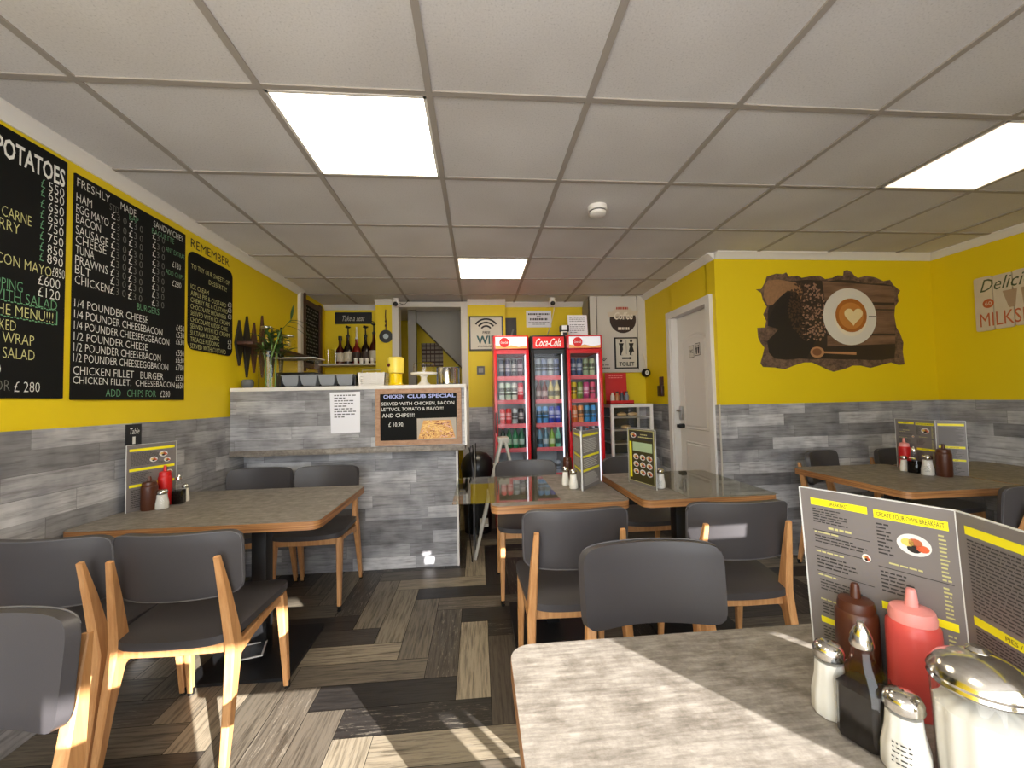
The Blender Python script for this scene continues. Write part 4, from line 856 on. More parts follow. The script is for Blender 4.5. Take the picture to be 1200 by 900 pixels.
# ------------------------------------------------------------------ back wall left: sign, bottle shelf, disc clock
t = thing('take_a_seat_sign', 'long black sign reading Take a seat on the back wall', 'sign', (-1.43, 4.85, 2.19))
f = FY(4.85); obj('plate', MB().fbox(f, -1.638, -1.222, 2.19, 2.325, 0.001, 0.018), BLACKP, t)
decal('lettering', MB().text(FY(4.8315), 'Take a seat', -1.565, -1.31, 2.222, 2.285, 0, 0, 0.25), mat('sign_silver', (196, 190, 178), .5), t)
o = obj('bottle_shelf', MB().box(XL, -1.12, 4.62, 4.85, 1.688, 1.706, 0.002), OFFW); tag(o, 'white bottle shelf on the back wall behind the counter', 'shelf')
SY = 4.72
def syrup(label, x, k, body_m, label_m, cap):
    t = thing('syrup_bottle', label, 'bottle', (x, SY, 1.7065), 0, 'syrup bottles on the back shelf')
    obj('body', MB().lathe((0, 0, 0), [(0, 0), (0.045, 0), (0.0465, 0.006), (0.0465, 0.15*k), (0.04, 0.18*k), (0.02, 0.215*k), (0.016, 0.25*k), (0.016, 0.29*k), (0, 0.29*k)], 20), body_m, t, True)
    obj('paper_label', MB().lathe((0, 0, 0.03), [(0.0468, 0), (0.0471, 0.001), (0.0471, 0.10*k), (0.0468, 0.101*k)], 20), label_m, t, True)
    if cap == 'pump': obj('pump', MB().lathe((0, 0, 0.285*k), [(0, 0), (0.02, 0), (0.02, 0.02), (0.009, 0.03), (0.007, 0.10), (0.03, 0.112), (0.03, 0.12), (0, 0.122)], 14).tube([(0, 0, 0.40*k), (-0.012, -0.03, 0.402*k)], 0.006, 6), BLACKP, t, True)
    elif cap == 'white': obj('pump', MB().lathe((0, 0, 0.285*k), [(0, 0), (0.02, 0), (0.01, 0.03), (0.008, 0.13), (0.012, 0.14), (0, 0.142)], 14), WHITE, t, True)
    else: obj('cap', MB().lathe((0, 0, 0.285*k), [(0, 0), (0.021, 0), (0.021, 0.05), (0, 0.05)], 14), BLACKP, t, True)
AMB = mat('amber_syrup', (70, 26, 14), .15); DRK = mat('dark_syrup', (26, 14, 12), .15); RSY = mat('red_syrup', (120, 30, 22), .15); LBL = mat('cream_label', (206, 196, 176), .6); LBD = mat('dark_label', (54, 40, 34), .6)
for px_, k_, bm_, lm_, cp_, lab in ((398.7, .95, AMB, LBL, 'cap', 'amber bottle with pale label and plain black cap, leftmost on the back shelf'), (408, 1.08, DRK, LBL, 'pump', 'dark bottle with pale label and black pump, second on the back shelf'), (418, 1.0, RSY, LBD, 'white', 'reddish bottle with a white pump, in the middle of the back shelf'),
    (428.5, 1.08, DRK, LBD, 'pump', 'dark bottle with dark label and black pump on the back shelf'), (438.3, 1.2, AMB, LBL, 'pump', 'tall brown bottle with pale label, rightmost on the back shelf')):
    syrup(lab, at_y(px_, 415, SY).x, k_, bm_, lm_, cp_)
for i, x in enumerate((-1.35, -1.29, -1.23, -1.17)):
    o = obj('small_cup', MB().lathe((0, 0, 0), [(0, 0), (0.018, 0), (0.024, 0.06), (0.022, 0.06), (0.016, 0.004)], 14), CERAM); o.location = (x, 4.645, 1.7065)
    tag(o, 'small white cup, %s from the left on the back shelf' % ORD[i], 'cup', 'small white cups on the bottle shelf')
for i, x in enumerate((-1.675, -1.595)):
    o = obj('glass_tumbler', MB().lathe((0, 0, 0), [(0, 0.003), (0.033, 0), (0.04, 0.17), (0.038, 0.17), (0.032, 0.006)], 20), GLASS); o.location = (x, 4.72, 1.7065)
    tag(o, 'tall clear tumbler at the %s on the back shelf' % ('far left end' if i == 0 else 'left beside the amber bottle'), 'glass', 'tumblers on the back shelf')
t = thing('record_ornament', 'black record-like disc hanging on a cord beside the doorway', 'ornament', (-1.025, 4.60, 2.0))
f = FY(4.60); xo, zo = at_y(452, 394, 4.58).x, at_y(452, 394, 4.58).z
obj('disc', MB().fprism(f, [(xo+0.072*math.cos(2*PI*i/28), zo+0.072*math.sin(2*PI*i/28)) for i in range(28)], 0.004, 0.016), BLACKP, t)
decal('centre_label', MB().disc(f, xo, zo, 0.03, 0.03, 0.0166), mat('label_blue_grey', (176, 190, 196), .5), t)
obj('cord', MB().tube([(xo, 4.59, zo+0.07), (xo+0.004, 4.588, zo+0.15), (xo-0.003, 4.59, zo+0.22), (xo, 4.592, zo+0.30)], 0.006, 6).sphere((xo, 4.588, zo+0.12), .012, .01, .018, 8).sphere((xo, 4.588, zo+0.17), .011, .01, .016, 8), DARKWOOD, t)

# ------------------------------------------------------------------ in the stair room: calendar poster
t = thing('wall_calendar', 'gridded calendar poster on the yellow wall inside the dark doorway', 'calendar', (-0.6, 5.75, 1.5))
f = FY(5.75); a, b_ = pxy(494, 430, 5.745), pxy(519, 402, 5.745)
obj('sheet', MB().fbox(f, a[0], b_[0], a[1], b_[1], 0.001, 0.006), mat('calendar_cream', (150, 138, 122), .7), t)
mb = MB(); W_, H_ = b_[0]-a[0], b_[1]-a[1]
for i in range(5): mb.quad(f, a[0]+W_*(i*.2), a[0]+W_*(i*.2)+.012, a[1], b_[1], .0065)
for j in range(6): mb.quad(f, a[0], b_[0], a[1]+H_*(j*.17), a[1]+H_*(j*.17)+.02, .0066)
decal('grid_print', mb, mat('calendar_brown', (74, 52, 44), .7), t)

# ------------------------------------------------------------------ drinks fridges
def can_mesh(m, r, h): return m.lathe((0, 0, 0), [(0, 0.002), (r*0.8, 0), (r, 0.008), (r, h-0.014), (r*0.82, h-0.002), (r*0.8, h), (0, h-0.003)], 16)
def pet_mesh(m, r, h): return m.lathe((0, 0, 0), [(0, 0), (r*0.9, 0), (r, 0.01), (r, h*0.55), (r*0.92, h*0.62), (r*0.45, h*0.82), (r*0.38, h*0.9), (r*0.42, h*0.91), (r*0.42, h), (0, h)], 16)
def dmat(rgb): return mat('drink_%d_%d_%d' % rgb, rgb, 0.3)
FRX = [(0.157, 0.500), (0.520, 0.862), (0.872, 1.222)]; FY0, FY1 = 3.86, 4.36
SHZ = [1.492, 1.262, 1.030, 0.795, 0.545, 0.28]
DR = {
 0: [('can', [((58, 66, 92), 'slate blue'), ((64, 60, 96), 'purple'), ((70, 74, 84), 'grey'), ((84, 52, 70), 'plum')], 0.17), ('can', [((198, 214, 206), 'white and green'), ((190, 210, 196), 'pale green'), ((206, 216, 210), 'silver white'), ((196, 50, 66), 'red')], 0.168),
     ('can', [((206, 62, 66), 'red'), ((198, 48, 56), 'bright red'), ((176, 190, 196), 'silver'), ((44, 36, 40), 'black')], 0.15), ('pet', [((40, 60, 52), 'dark green'), ((30, 104, 62), 'green'), ((26, 120, 74), 'emerald green'), ((28, 90, 60), 'bottle green')], 0.20), ('can', [((60, 60, 70), 'dark grey'), ((180, 40, 50), 'red'), ((190, 196, 200), 'silver')], 0.12)],
 1: [('can', [((176, 188, 200), 'silver blue'), ((150, 162, 190), 'steel blue'), ((188, 196, 200), 'silver'), ((130, 140, 170), 'blue grey')], 0.168), ('pet', [((96, 34, 36), 'cola brown'), ((112, 40, 44), 'reddish cola'), ((206, 190, 120), 'pale yellow'), ((216, 206, 160), 'cream')], 0.19),
     ('can', [((84, 150, 214), 'light blue'), ((90, 156, 220), 'sky blue'), ((44, 66, 176), 'royal blue'), ((40, 56, 160), 'deep blue')], 0.165), ('pet', [((96, 140, 170), 'clear blue'), ((84, 124, 150), 'grey blue'), ((120, 160, 60), 'lime green'), ((100, 170, 150), 'aqua')], 0.19), ('can', [((160, 170, 180), 'silver'), ((90, 100, 120), 'dark blue'), ((150, 160, 176), 'pale blue')], 0.12)],
 2: [('can', [((66, 84, 118), 'navy'), ((72, 92, 130), 'blue'), ((156, 180, 150), 'sage green'), ((176, 194, 160), 'pale green')], 0.17), ('can', [((216, 190, 50), 'yellow'), ((110, 140, 60), 'green'), ((176, 60, 120), 'magenta'), ((214, 90, 120), 'pink')], 0.165),
     ('can', [((214, 110, 50), 'orange'), ((222, 150, 90), 'pale orange'), ((66, 150, 206), 'light blue'), ((60, 140, 200), 'sky blue')], 0.165), ('pet', [((196, 196, 200), 'clear'), ((180, 190, 200), 'pale'), ((70, 120, 170), 'blue'), ((66, 110, 160), 'dark blue')], 0.19), ('can', [((150, 40, 50), 'red'), ((60, 70, 80), 'grey'), ((170, 176, 180), 'silver')], 0.12)]}
FN = ['left red fridge', 'middle black fridge', 'right red fridge']; SN = ['top shelf', 'second shelf', 'third shelf', 'fourth shelf', 'lowest shelf']
for k, (x0, x1) in enumerate(FRX):
    body = REDC if k != 1 else BLACKP
    t = thing('drinks_fridge', ['red-framed drinks fridge at the left of the three', 'black-framed drinks fridge in the middle of the three', 'red-framed drinks fridge at the right of the three'][k], 'fridge', ((x0+x1)/2, (FY0+FY1)/2, 0), 0, 'glass-door drinks fridges')
    b = MB().box(x0, x0+0.02, FY0+0.05, FY1, 0.02, 1.885).box(x1-0.02, x1, FY0+0.05, FY1, 0.02, 1.885).box(x0+0.02, x1-0.02, FY1-0.02, FY1-0.0005, 0.021, 1.884).box(x0+0.02, x1-0.02, FY0+0.051, FY1-0.02, 1.72, 1.884).box(x0+0.02, x1-0.02, FY0+0.051, FY1-0.02, 0.021, 0.14)
    obj('cabinet', b, body, t)
    obj('liner', MB().box(x0+0.021, x0+0.026, FY0+0.07, FY1-0.03, 0.145, 1.715).box(x1-0.026, x1-0.021, FY0+0.07, FY1-0.03, 0.145, 1.715).box(x0+0.021, x1-0.021, FY1-0.03, FY1-0.021, 0.145, 1.715), mat('fridge_liner', (206, 210, 216), .4), t)
    hd = obj('header_sign', MB().box(x0+0.004, x1-0.004, FY0-0.004, FY0+0.06, 1.748, 1.882, 0.004), body if k == 1 else REDC, t)
    f = FY(FY0-0.0045)
    if k == 1:
        decal('lit_panel', MB().quad(f, x0+0.02, x1-0.02, 1.757, 1.868, 0.0005), mat('sign_red', (226, 36, 40), .4, emit=(232, 40, 40), es=0.16), hd)
        decal('lettering', MB().text(f, 'Coca-Cola', x0+0.035, x1-0.055, 1.772, 1.852, 0.001, 0.012, 0.25), mat('sign_white', (250, 250, 250), .4, emit=(255, 250, 245), es=0.2), hd)
    else:
        decal('lit_panel', MB().quad(f, x0+0.02, x1-0.02, 1.757, 1.868, 0.0005), mat('sign_pale', (236, 236, 244), .4, emit=(232, 234, 246), es=0.16), hd)
        decal('hill_print', MB().fpoly(f, [(x0+0.02, 1.757), (x1-0.02, 1.757), (x1-0.02, 1.785), (x1-0.10, 1.772), (x0+0.17, 1.79), (x0+0.12, 1.776), (x0+0.02, 1.79)], 0.001), mat('sign_orange', (226, 160, 90), .4, emit=(226, 150, 80), es=0.12), hd)
        decal('red_disc', MB().disc(f, x0+0.105, 1.815, 0.047, 0.047, 0.0015), mat('sign_red', (226, 36, 40)), hd)
        decal('lettering', MB().text(f, 'Coca-Cola', x0+0.068, x0+0.138, 1.805, 1.826, 0.002, 0.01, 0.25), mat('sign_white', (250, 250, 250)), hd)
    d = MB().box(x0+0.002, x0+0.030, FY0, FY0+0.045, 0.15, 1.745, 0.003).box(x1-0.030, x1-0.002, FY0, FY0+0.045, 0.15, 1.745, 0.003).box(x0+0.03, x1-0.03, FY0+0.0005, FY0+0.0445, 1.705, 1.7445).box(x0+0.03, x1-0.03, FY0+0.0005, FY0+0.0445, 0.1505, 0.19)
    dr = obj('door', d, body, t); obj('glass', MB().box(x0+0.03, x1-0.03, FY0+0.016, FY0+0.019, 0.19, 1.705), FGLASS, dr)
    obj('handle', MB().box(x0+0.006, x0+0.02, FY0-0.018, FY0, 0.95, 1.15, 0.003), BLACKP, dr)
    obj('kick_plate', MB().box(x0+0.004, x1-0.004, FY0+0.02, FY0+0.05, 0.02, 0.145), BLACKP, t)
    for xx in (x1-0.034,): obj('light_strip', MB().box(xx-0.005, xx+0.005, FY0+0.052, FY0+0.064, 0.2, 1.70), FLED, t)
    for si, z in enumerate(SHZ[:5]):
        sh = obj('shelf', MB().box(x0+0.027, x1-0.027, FY0+0.07, FY1-0.035, z-0.006, z), WHITE, t)
        obj('price_strip', MB().box(x0+0.027, x1-0.027, FY0+0.065, FY0+0.07, z-0.038, z+0.004), mat('strip_pink', (206, 96, 108), .5), sh)
        typ, ds, h = DR[k][si]; n = len(ds); wi = (x1-x0)-0.10
        for i, (rgb, cn) in enumerate(ds):
            x = x0+0.05+wi*(i+0.5)/n
            m_ = MB(); rad = 0.0285
            (can_mesh if typ == 'can' else pet_mesh)(m_, rad, h)
            o = obj('drink_can' if typ == 'can' else 'drink_bottle', m_, dmat(rgb)); o.location = (x, FY0+0.107, z+0.0002)
            tag(o, '%s drink %s, %s from left, %s of the %s' % (cn, 'can' if typ == 'can' else 'bottle', ORD[i], SN[si], FN[k]), 'drink can' if typ == 'can' else 'drink bottle', 'drinks on the %s of the %s' % (SN[si], FN[k]))
            lab = MB()
            for q, (z0_, z1_) in enumerate(((0.3, 0.42), (0.5, 0.72)) if typ == 'can' else ((0.18, 0.45),)):
                lab.lathe((0, 0, 0), [(rad+0.0004, h*z0_), (rad+0.0006, h*(z0_+0.01)), (rad+0.0006, h*(z1_-0.01)), (rad+0.0004, h*z1_)], 16)
            lc = tuple(int(min(255, v*0.4+140)) if sum(rgb) < 380 else int(v*0.45) for v in rgb)
            obj('label_band', lab, dmat(lc), o, True)
            if typ == 'pet': obj('cap', MB().lathe((0, 0, h*0.93), [(0, 0.0), (0.0135, 0), (0.0135, 0.016), (0, 0.016)], 12), dmat((220, 220, 224) if i % 2 else (190, 30, 40)), o, True)
# things on and above the fridges
t = thing('wifi_sign', 'framed free wifi sign partly behind the left fridge', 'sign', (0.10, 4.60, 1.83))
f = FY(4.60); x0, x1, z0, z1 = -0.085, 0.30, 1.828, 2.222; b = MB()
for q in ((x0, x1, z1-0.016, z1), (x0, x1, z0, z0+0.016), (x0, x0+0.016, z0, z1), (x1-0.016, x1, z0, z1)): b.fbox(f, *q, 0.001, 0.022)
obj('frame', b, BLACKP, t); obj('sheet', MB().fbox(f, x0+0.01, x1-0.01, z0+0.01, z1-0.01, 0.001, 0.012), mat('sign_cream', (206, 200, 186), .6), t)
mb = MB(); f = FY(4.5875); cx, cz = (x0+x1)/2, 2.045
for r_ in (0.055, 0.095, 0.135): mb.ring(f, cx, cz, r_, r_+0.019, 0, 0.62, PI-0.62)
mb.text(f, 'FREE', cx-0.04, cx+0.045, 2.02, 2.05, 0, 0.02); mb.text(f, 'AVAILABLE', cx-0.10, cx+0.11, 1.868, 1.888, 0, 0.02); decal('wifi_print', mb, INK, t)
decal('lettering', MB().text(f, 'WIFI', cx-0.11, cx+0.13, 1.905, 2.0, 0, 0.03), mat('print_teal', (42, 84, 88), .6), t)
t = thing('dark_poster', 'small dark picture leaning behind the left fridge top', 'picture', (0.39, 4.71, 2.0))
obj('panel', MB().box(0.315, 0.465, 4.69, 4.705, 1.97, 2.222), mat('dark_print', (40, 36, 36), .5), t); decal('scribble', MB().quad(Fr((0, 4.689, 0), (1, 0, 0), (0.3, 0, 1)), -0.21, -0.19, 2.06, 2.18).quad(Fr((0, 4.689, 0), (1, 0, 0), (0.3, 0, 1)), -0.235, -0.215, 2.03, 2.09), CGR, t)
t = thing('wall_notice', 'white printed notice high on the yellow wall above the fridges', 'notice', (0.73, 4.72, 2.15))
f = FY(4.72); obj('sheet', MB().fbox(f, 0.585, 0.885, 2.115, 2.31, 0.001, 0.004), PAPER, t)
f = FY(4.7155); mb = MB(); rr = random.Random(9)
def blocks(mb, f, x0, x1, z, h, lo, hi, gap):
    x = x0
    while x < x1: ln = rr.uniform(lo, hi); mb.quad(f, x, min(x+ln, x1), z-h/2, z+h/2); x += ln+gap
blocks(mb, f, 0.61, 0.86, 2.27, 0.02, .012, .022, .006); blocks(mb, f, 0.71, 0.76, 2.24, 0.014, .012, .02, .006); blocks(mb, f, 0.63, 0.84, 2.21, 0.024, .012, .022, .006); decal('printed_words', mb, INK, t)
mb = MB(); blocks(mb, f, 0.61, 0.86, 2.172, 0.007, .02, .05, .005); blocks(mb, f, 0.66, 0.81, 2.150, 0.006, .02, .05, .005); decal('printed_lines', mb, INKG, t)
t = thing('paper_notice', 'upright white notice standing on top of the right fridge', 'notice', (0.97, 4.12, 1.885))
f = Fr((0.945, 4.10, 1.886), (1, 0, 0), (0.0, 0.12, 1)); obj('sheet', MB().fbox(f, 0, 0.205, 0, 0.25, -0.003, 0), PAPER, t)
mb = MB()
for i in range(9): blocks(mb, f, 0.02, 0.18 if i not in (3, 8) else 0.1, 0.225-0.02*i, 0.007, .01, .03, .006)
for v in mb.bm.verts: v.co += f.n*0.0006
decal('printed_lines', mb, INKG, t)
t = thing('tape_dispenser', 'small black and white dispenser on the right fridge top', 'dispenser', (0.89, 4.05, 1.8855))
obj('case', MB().box(-0.035, 0.03, -0.03, 0.03, 0, 0.11, 0.008), CERAM, t, True); obj('cap', MB().box(-0.045, 0.045, -0.032, 0.035, 0.06, 0.125, 0.006).box(-0.02, 0.02, -0.04, 0.03, 0.02, 0.05), BLACKP, t, True); obj('white_front', MB().box(-0.03, 0.025, -0.036, -0.03, 0.075, 0.122), PAPER, t, True)
t = thing('light_switch', 'small grey wall switch plate on the yellow pier', 'switch', (0.04, 4.60, 1.60))
p0, p1 = at_y(559, 439, 4.59), at_y(568, 429, 4.59); f = FY(4.60); obj('plate', MB().fbox(f, p0.x, p1.x, p0.z, p1.z, 0.001, 0.012), mat('switch_grey', (70, 66, 60), .4), t); obj('rocker', MB().fbox(f, p0.x+.018, p1.x-.018, p0.z+.022, p1.z-.022, 0.012, 0.018), GREYP, t)
# boxed-in white panel: round coffee sign, toilet sign, wifi lettering
t = thing('coffee_sign', 'round brown coffee sign on the white boxed panel', 'sign', (1.64, 4.395, 2.0))
f = FY(4.395); cx, cz = 1.635, 2.135
obj('disc', MB().fprism(f, [(cx+0.150*math.cos(2*PI*i/36), cz+0.150*math.sin(2*PI*i/36)) for i in range(36)], 0.001, 0.008), mat('coffee_brown', (52, 34, 26), .45), t)
decal('cream_top', MB().fpoly(f, [(cx+0.150*math.cos(a), cz+0.150*math.sin(a)) for a in [0.45+(PI-0.9)*i/16 for i in range(17)]], 0.0085), mat('cream_print', (206, 192, 170), .5), t)
mb = MB().fpoly(f, [(cx-0.165, cz+0.03), (cx+0.165, cz+0.05), (cx+0.18, cz+0.10), (cx-0.18, cz+0.085)], 0.009); decal('banner', mb, mat('cream_print', (206, 192, 170)), t)
mb = MB(); blocks(mb, Fr(f.p(0, 0, 0.0095), (1, 0, 0), (0, 0, 1)), cx-0.075, cx+0.065, cz+0.128, 0.026, .008, .018, .004); decal('printed_words', mb, mat('print_red', (176, 50, 34), .5), t)
decal('lettering', MB().text(f, 'Coffee', cx-0.11, cx+0.11, cz+0.0, cz+0.085, 0.0098, 0.03, 0.2), mat('print_white', (226, 216, 200), .5), t); mb = MB(); blocks(mb, Fr(f.p(0, 0, 0.0095), (1, 0, 0), (0, 0, 1)), cx-0.06, cx+0.07, cz-0.10, 0.03, .012, .02, .006); decal('printed_words', mb, mat('print_white', (226, 216, 200)), t)
t = thing('toilet_sign', 'framed toilet sign with two figures and an arrow', 'sign', (1.66, 4.395, 1.58))
x0, x1, z0, z1 = 1.527, 1.796, 1.585, 1.935; b = MB()
for q in ((x0, x1, z1-0.014, z1), (x0, x1, z0, z0+0.014), (x0, x0+0.014, z0, z1), (x1-0.014, x1, z0, z1)): b.fbox(f, *q, 0.001, 0.016)
obj('frame', b, BLACKP, t); obj('sheet', MB().fbox(f, x0+0.008, x1-0.008, z0+0.008, z1-0.008, 0.001, 0.009), mat('sign_cream', (206, 200, 186)), t)
f = FY(4.3855); mb = MB()
for cx, dress in ((1.605, False), (1.72, True)):
    mb.disc(f, cx, 1.895, 0.015, 0.017, 0, 14)
    mb.fpoly(f, [(cx-0.03, 1.87), (cx+0.03, 1.87), (cx+0.016, 1.83), (cx+0.02, 1.80), (cx-0.02, 1.80), (cx-0.016, 1.83)], 0.0003)
    if dress: mb.fpoly(f, [(cx-0.016, 1.83), (cx+0.016, 1.83), (cx+0.032, 1.775), (cx-0.032, 1.775)], 0.0005)
    mb.fpoly(f, [(cx-0.02, 1.80), (cx+0.02, 1.80), (cx-0.004, 1.74), (cx+0.02, 1.735), (cx-0.02, 1.735)], 0.0006)
mb.quad(f, 1.6605, 1.6645, 1.745, 1.905).quad(f, 1.61, 1.70, 1.692, 1.712).fpoly(f, [(1.695, 1.685), (1.73, 1.702), (1.695, 1.719)]).text(f, 'TOILET', 1.575, 1.75, 1.615, 1.66, 0, 0.03); decal('sign_print', mb, INK, t)
t = thing('wifi_lettering', 'black wifi symbol and lettering low on the white panel', 'lettering', (1.40, 4.395, 1.6)); f = FY(4.3945); mb = MB()
for r_ in (0.012, 0.026, 0.04): mb.ring(f, 1.405, 1.665, r_, r_+0.008, 0, PI/4, 3*PI/4, 8)
mb.text(f, 'FREE WIFI', 1.36, 1.46, 1.622, 1.64, 0, 0.02); blocks(mb, f, 1.36, 1.475, 1.596, 0.012, .01, .02, .004); decal('print', mb, INK, t)
t = thing('eight_ball_ornament', 'black ball ornament with white number hanging by the white panel', 'ornament', (1.865, 4.37, 1.5))
po = at_y(757, 437, 4.34); obj('ball', MB().sphere((po.x, 4.34, po.z), 0.048, 0.048, 0.048, 20), BLACKP, t)
f = Fr((po.x-0.008, 4.2915, po.z), (1, 0, 0), (0, 0, 1)); decal('white_spot', MB().disc(f, 0, 0, 0.02, 0.024, 0, 18), CERAM, t); decal('number', MB().text(f, '8', -0.009, 0.009, -0.014, 0.014, 0.0005), INK, t)
obj('cord', MB().tube([(po.x, 4.34, po.z+0.045), (po.x-0.004, 4.345, po.z+0.12), (po.x-0.012, 4.37, po.z+0.22)], 0.006, 6).tube([(po.x, 4.34, po.z+0.045), (po.x+0.008, 4.35, po.z+0.12), (po.x-0.008, 4.37, po.z+0.22)], 0.004, 6), STALK if False else LBL, t)
t = thing('wall_phone', 'dark handset fixed to the yellow wall beside the toilet door', 'phone', (XD, 4.04, 1.3))
obj('handset', MB().box(XD-0.035, XD-0.001, 3.99, 4.09, 1.27, 1.38, 0.008), mat('dark_maroon', (54, 26, 24), .4), t); obj('bracket', MB().box(XD-0.014, XD-0.001, 4.00, 4.08, 1.38, 1.47, 0.003).tube([(XD-0.016, 4.04, 1.38), (XD-0.016, 4.035, 1.47)], 0.006, 6), DARKWOOD, t)
# WC plates on the door
f = Fr((XD+0.045, 0, 0), (0, -1, 0), (0, 0, 1))
for nm, y, z, body in (('wc', 3.50, 1.665, 'WC'), ('fig', 3.40, 1.675, None)):
    t = thing('door_plate', 'small square WC plate on the toilet door' if body else 'small square plate with two figures on the toilet door', 'sign', (XD+0.033, y, z), 0, 'small plates on the toilet door')
    obj('plate', MB().fbox(f, -y-0.042, -y+0.042, z-0.055, z+0.055, 0.011, 0.014), OFFW, t); mb = MB()
    for q in ((-y-0.042, -y+0.042, z+0.05, z+0.055), (-y-0.042, -y+0.042, z-0.055, z-0.05), (-y-0.042, -y-0.037, z-0.055, z+0.055), (-y+0.037, -y+0.042, z-0.055, z+0.055)): mb.quad(f, *q, 0.0145)
    if body: mb.text(f, 'WC', -y-0.027, -y+0.027, z-0.014, z+0.018, 0.0145, 0.02)
    else:
        for dx in (-0.016, 0.016): mb.disc(f, -y+dx, z+0.03, 0.009, 0.009, 0.0145, 10).fpoly(f, [(-y+dx-0.013, z+0.018), (-y+dx+0.013, z+0.018), (-y+dx+0.008, z-0.04), (-y+dx-0.008, z-0.04)], 0.0145)
    decal('print', mb, INK, t)
# white glass-fronted cabinet and the red sauce display on it
t = thing('display_cabinet', 'white glass-fronted pastry cabinet beside the right fridge', 'cabinet', (1.53, 4.12, 0))
x0, x1, y0, y1, z0, z1 = 1.335, 1.775, 4.0, 4.38, 0.62, 1.195; b = MB()
for x in (x0, x1-0.03):
    b.box(x, x+0.03, y0, y0+0.03, z0+0.03, z1-0.03).box(x, x+0.03, y1-0.03, y1, z0+0.03, z1-0.03)
b.box(x0, x1, y0, y1, z1-0.03, z1).box(x0, x1, y0, y1, z0, z0+0.03); obj('frame', b, WHITE, t)
obj('back_panel', MB().box(x0+0.03, x1-0.03, y1-0.02, y1-0.01, z0, z1-0.03), mat('dark_glass', (60, 64, 66), .3), t); obj('glass', MB().box(x0+0.03, x1-0.03, y0+0.008, y0+0.012, z0+0.03, z1-0.03), GLASS, t)
obj('stand', MB().box(x0, x1, y0+0.01, y1-0.01, 0, z0), BLACKM, t)
for z in (1.06, 0.93, 0.79): obj('shelf', MB().box(x0+0.03, x1-0.03, y0+0.03, y1-0.03, z, z+0.006).box(x0+0.03, x1-0.03, y0+0.024, y0+0.03, z-0.006, z+0.012), STEEL, t)
for i, (x, z) in enumerate(((1.49, 1.067), (1.605, 1.067), (1.53, 0.937))):
    o = obj('pastry', MB().sphere((0, 0, 0.022), 0.055, 0.04, 0.022, 12), mat('pastry', (206, 176, 130), .6)); o.location = (x, 4.12, z)
    tag(o, ['pale pastry, left one on the top cabinet shelf', 'pale pastry, right one on the top cabinet shelf', 'pale pastry alone on the middle cabinet shelf'][i], 'pastry', 'pastries in the white cabinet')
t = thing('sauce_display', 'red cardboard display stand on the white pastry cabinet', 'display stand', (1.47, 4.12, 1.195))
x0, x1 = 1.345, 1.575; f = Fr((x0, 4.17, 1.196), (1, 0, 0), (0, 0.05, 1)); obj('back_card', MB().fbox(f, 0, x1-x0, 0, 0.33, -0.006, 0), REDP, t)
obj('tray', MB().box(x0, x1+0.02, 4.04, 4.165, 1.196, 1.206).box(x0, x1+0.02, 4.04, 4.048, 1.196, 1.235).box(x0, x0+0.006, 4.04, 4.165, 1.196, 1.235).box(x1+0.014, x1+0.02, 4.04, 4.165, 1.196, 1.235), REDP, t)
mb = MB()
for i in range(2): blocks(mb, f, 0.04, 0.19, 0.30-0.02*i, 0.008, .01, .03, .006)
for v in mb.bm.verts: v.co += f.n*0.0006
decal('printed_lines', mb, mat('print_pink', (226, 130, 120), .5), t)
for i, rgb in enumerate(((206, 196, 180), (176, 120, 70), (60, 66, 76), (120, 130, 140))):
    o = obj('sauce_jar', MB().lathe((0, 0, 0), [(0, 0), (0.021, 0), (0.023, 0.02), (0.023, 0.075), (0.013, 0.095), (0.013, 0.11), (0, 0.11)], 16), dmat(rgb)); o.location = (x0+0.045+0.05*i, 4.10, 1.2065)
    obj('lid', MB().lathe((0, 0, 0.11), [(0, 0), (0.015, 0), (0.015, 0.012), (0, 0.012)], 12), BLACKP if i % 2 else REDP, o, True); tag(o, '%s small jar, %s from left in the red display' % (['cream', 'tan', 'black', 'grey'][i], ORD[i]), 'jar', 'small jars in the red display')

# ------------------------------------------------------------------ between counter and fridges: bin, cables, folding steps
t = thing('waste_bin', 'black domed waste bin beside the counter end', 'bin', (-0.02, 4.02, 0))
obj('body', MB().lathe((0, 0, 0), [(0, 0), (0.13, 0), (0.15, 0.55), (0.155, 0.60), (0, 0.60)], 28), BLACKP, t, True); obj('domed_lid', MB().lathe((0, 0, 0.60), [(0.16, 0), (0.16, 0.03), (0.145, 0.09), (0.10, 0.145), (0.04, 0.165), (0, 0.168)], 28), mat('bin_lid', (30, 30, 32), .3), t, True)
t = thing('hanging_cables', 'dark cables hanging down the end of the counter', 'cable', (-0.10, 3.5, 0.3))
rr = random.Random(2)
for i in range(5):
    x = -0.075+0.012*i; y = 3.2+0.08*i; obj('cable', MB().tube([(x, y, 0.90), (x+rr.uniform(-.01, .01), y+.02, 0.85), (x+rr.uniform(-.01, .02), y, 0.7), (x+rr.uniform(-.02, .03), y+.03, 0.35), (x+0.01, y, 0.02)], 0.005, 6), [BLACKP, INKG, BLACKP, GREYP, BLACKP][i], t)
t = thing('folding_steps', 'pale metal A-frame folding steps standing before the left fridge', 'stepladder', (0.12, 3.42, 0))
AX, AZ = 0.19, 0.93; b = MB()
PALEM = mat('pale_metal', (178, 174, 164), .4)
for y, xb in ((3.30, -0.045), (3.56, -0.03)): obj('front_rail', MB().bar([(xb, y, 0.0), (AX, (y+3.43)/2, AZ)], [(0.024, 0.03)]*2), PALEM, t)
for y, xb in ((3.31, 0.43), (3.55, 0.44)): obj('rear_rail', MB().bar([(xb, y, 0.0), (AX+0.03, (y+3.43)/2, AZ)], [(0.022, 0.026)]*2), PALEM, t)
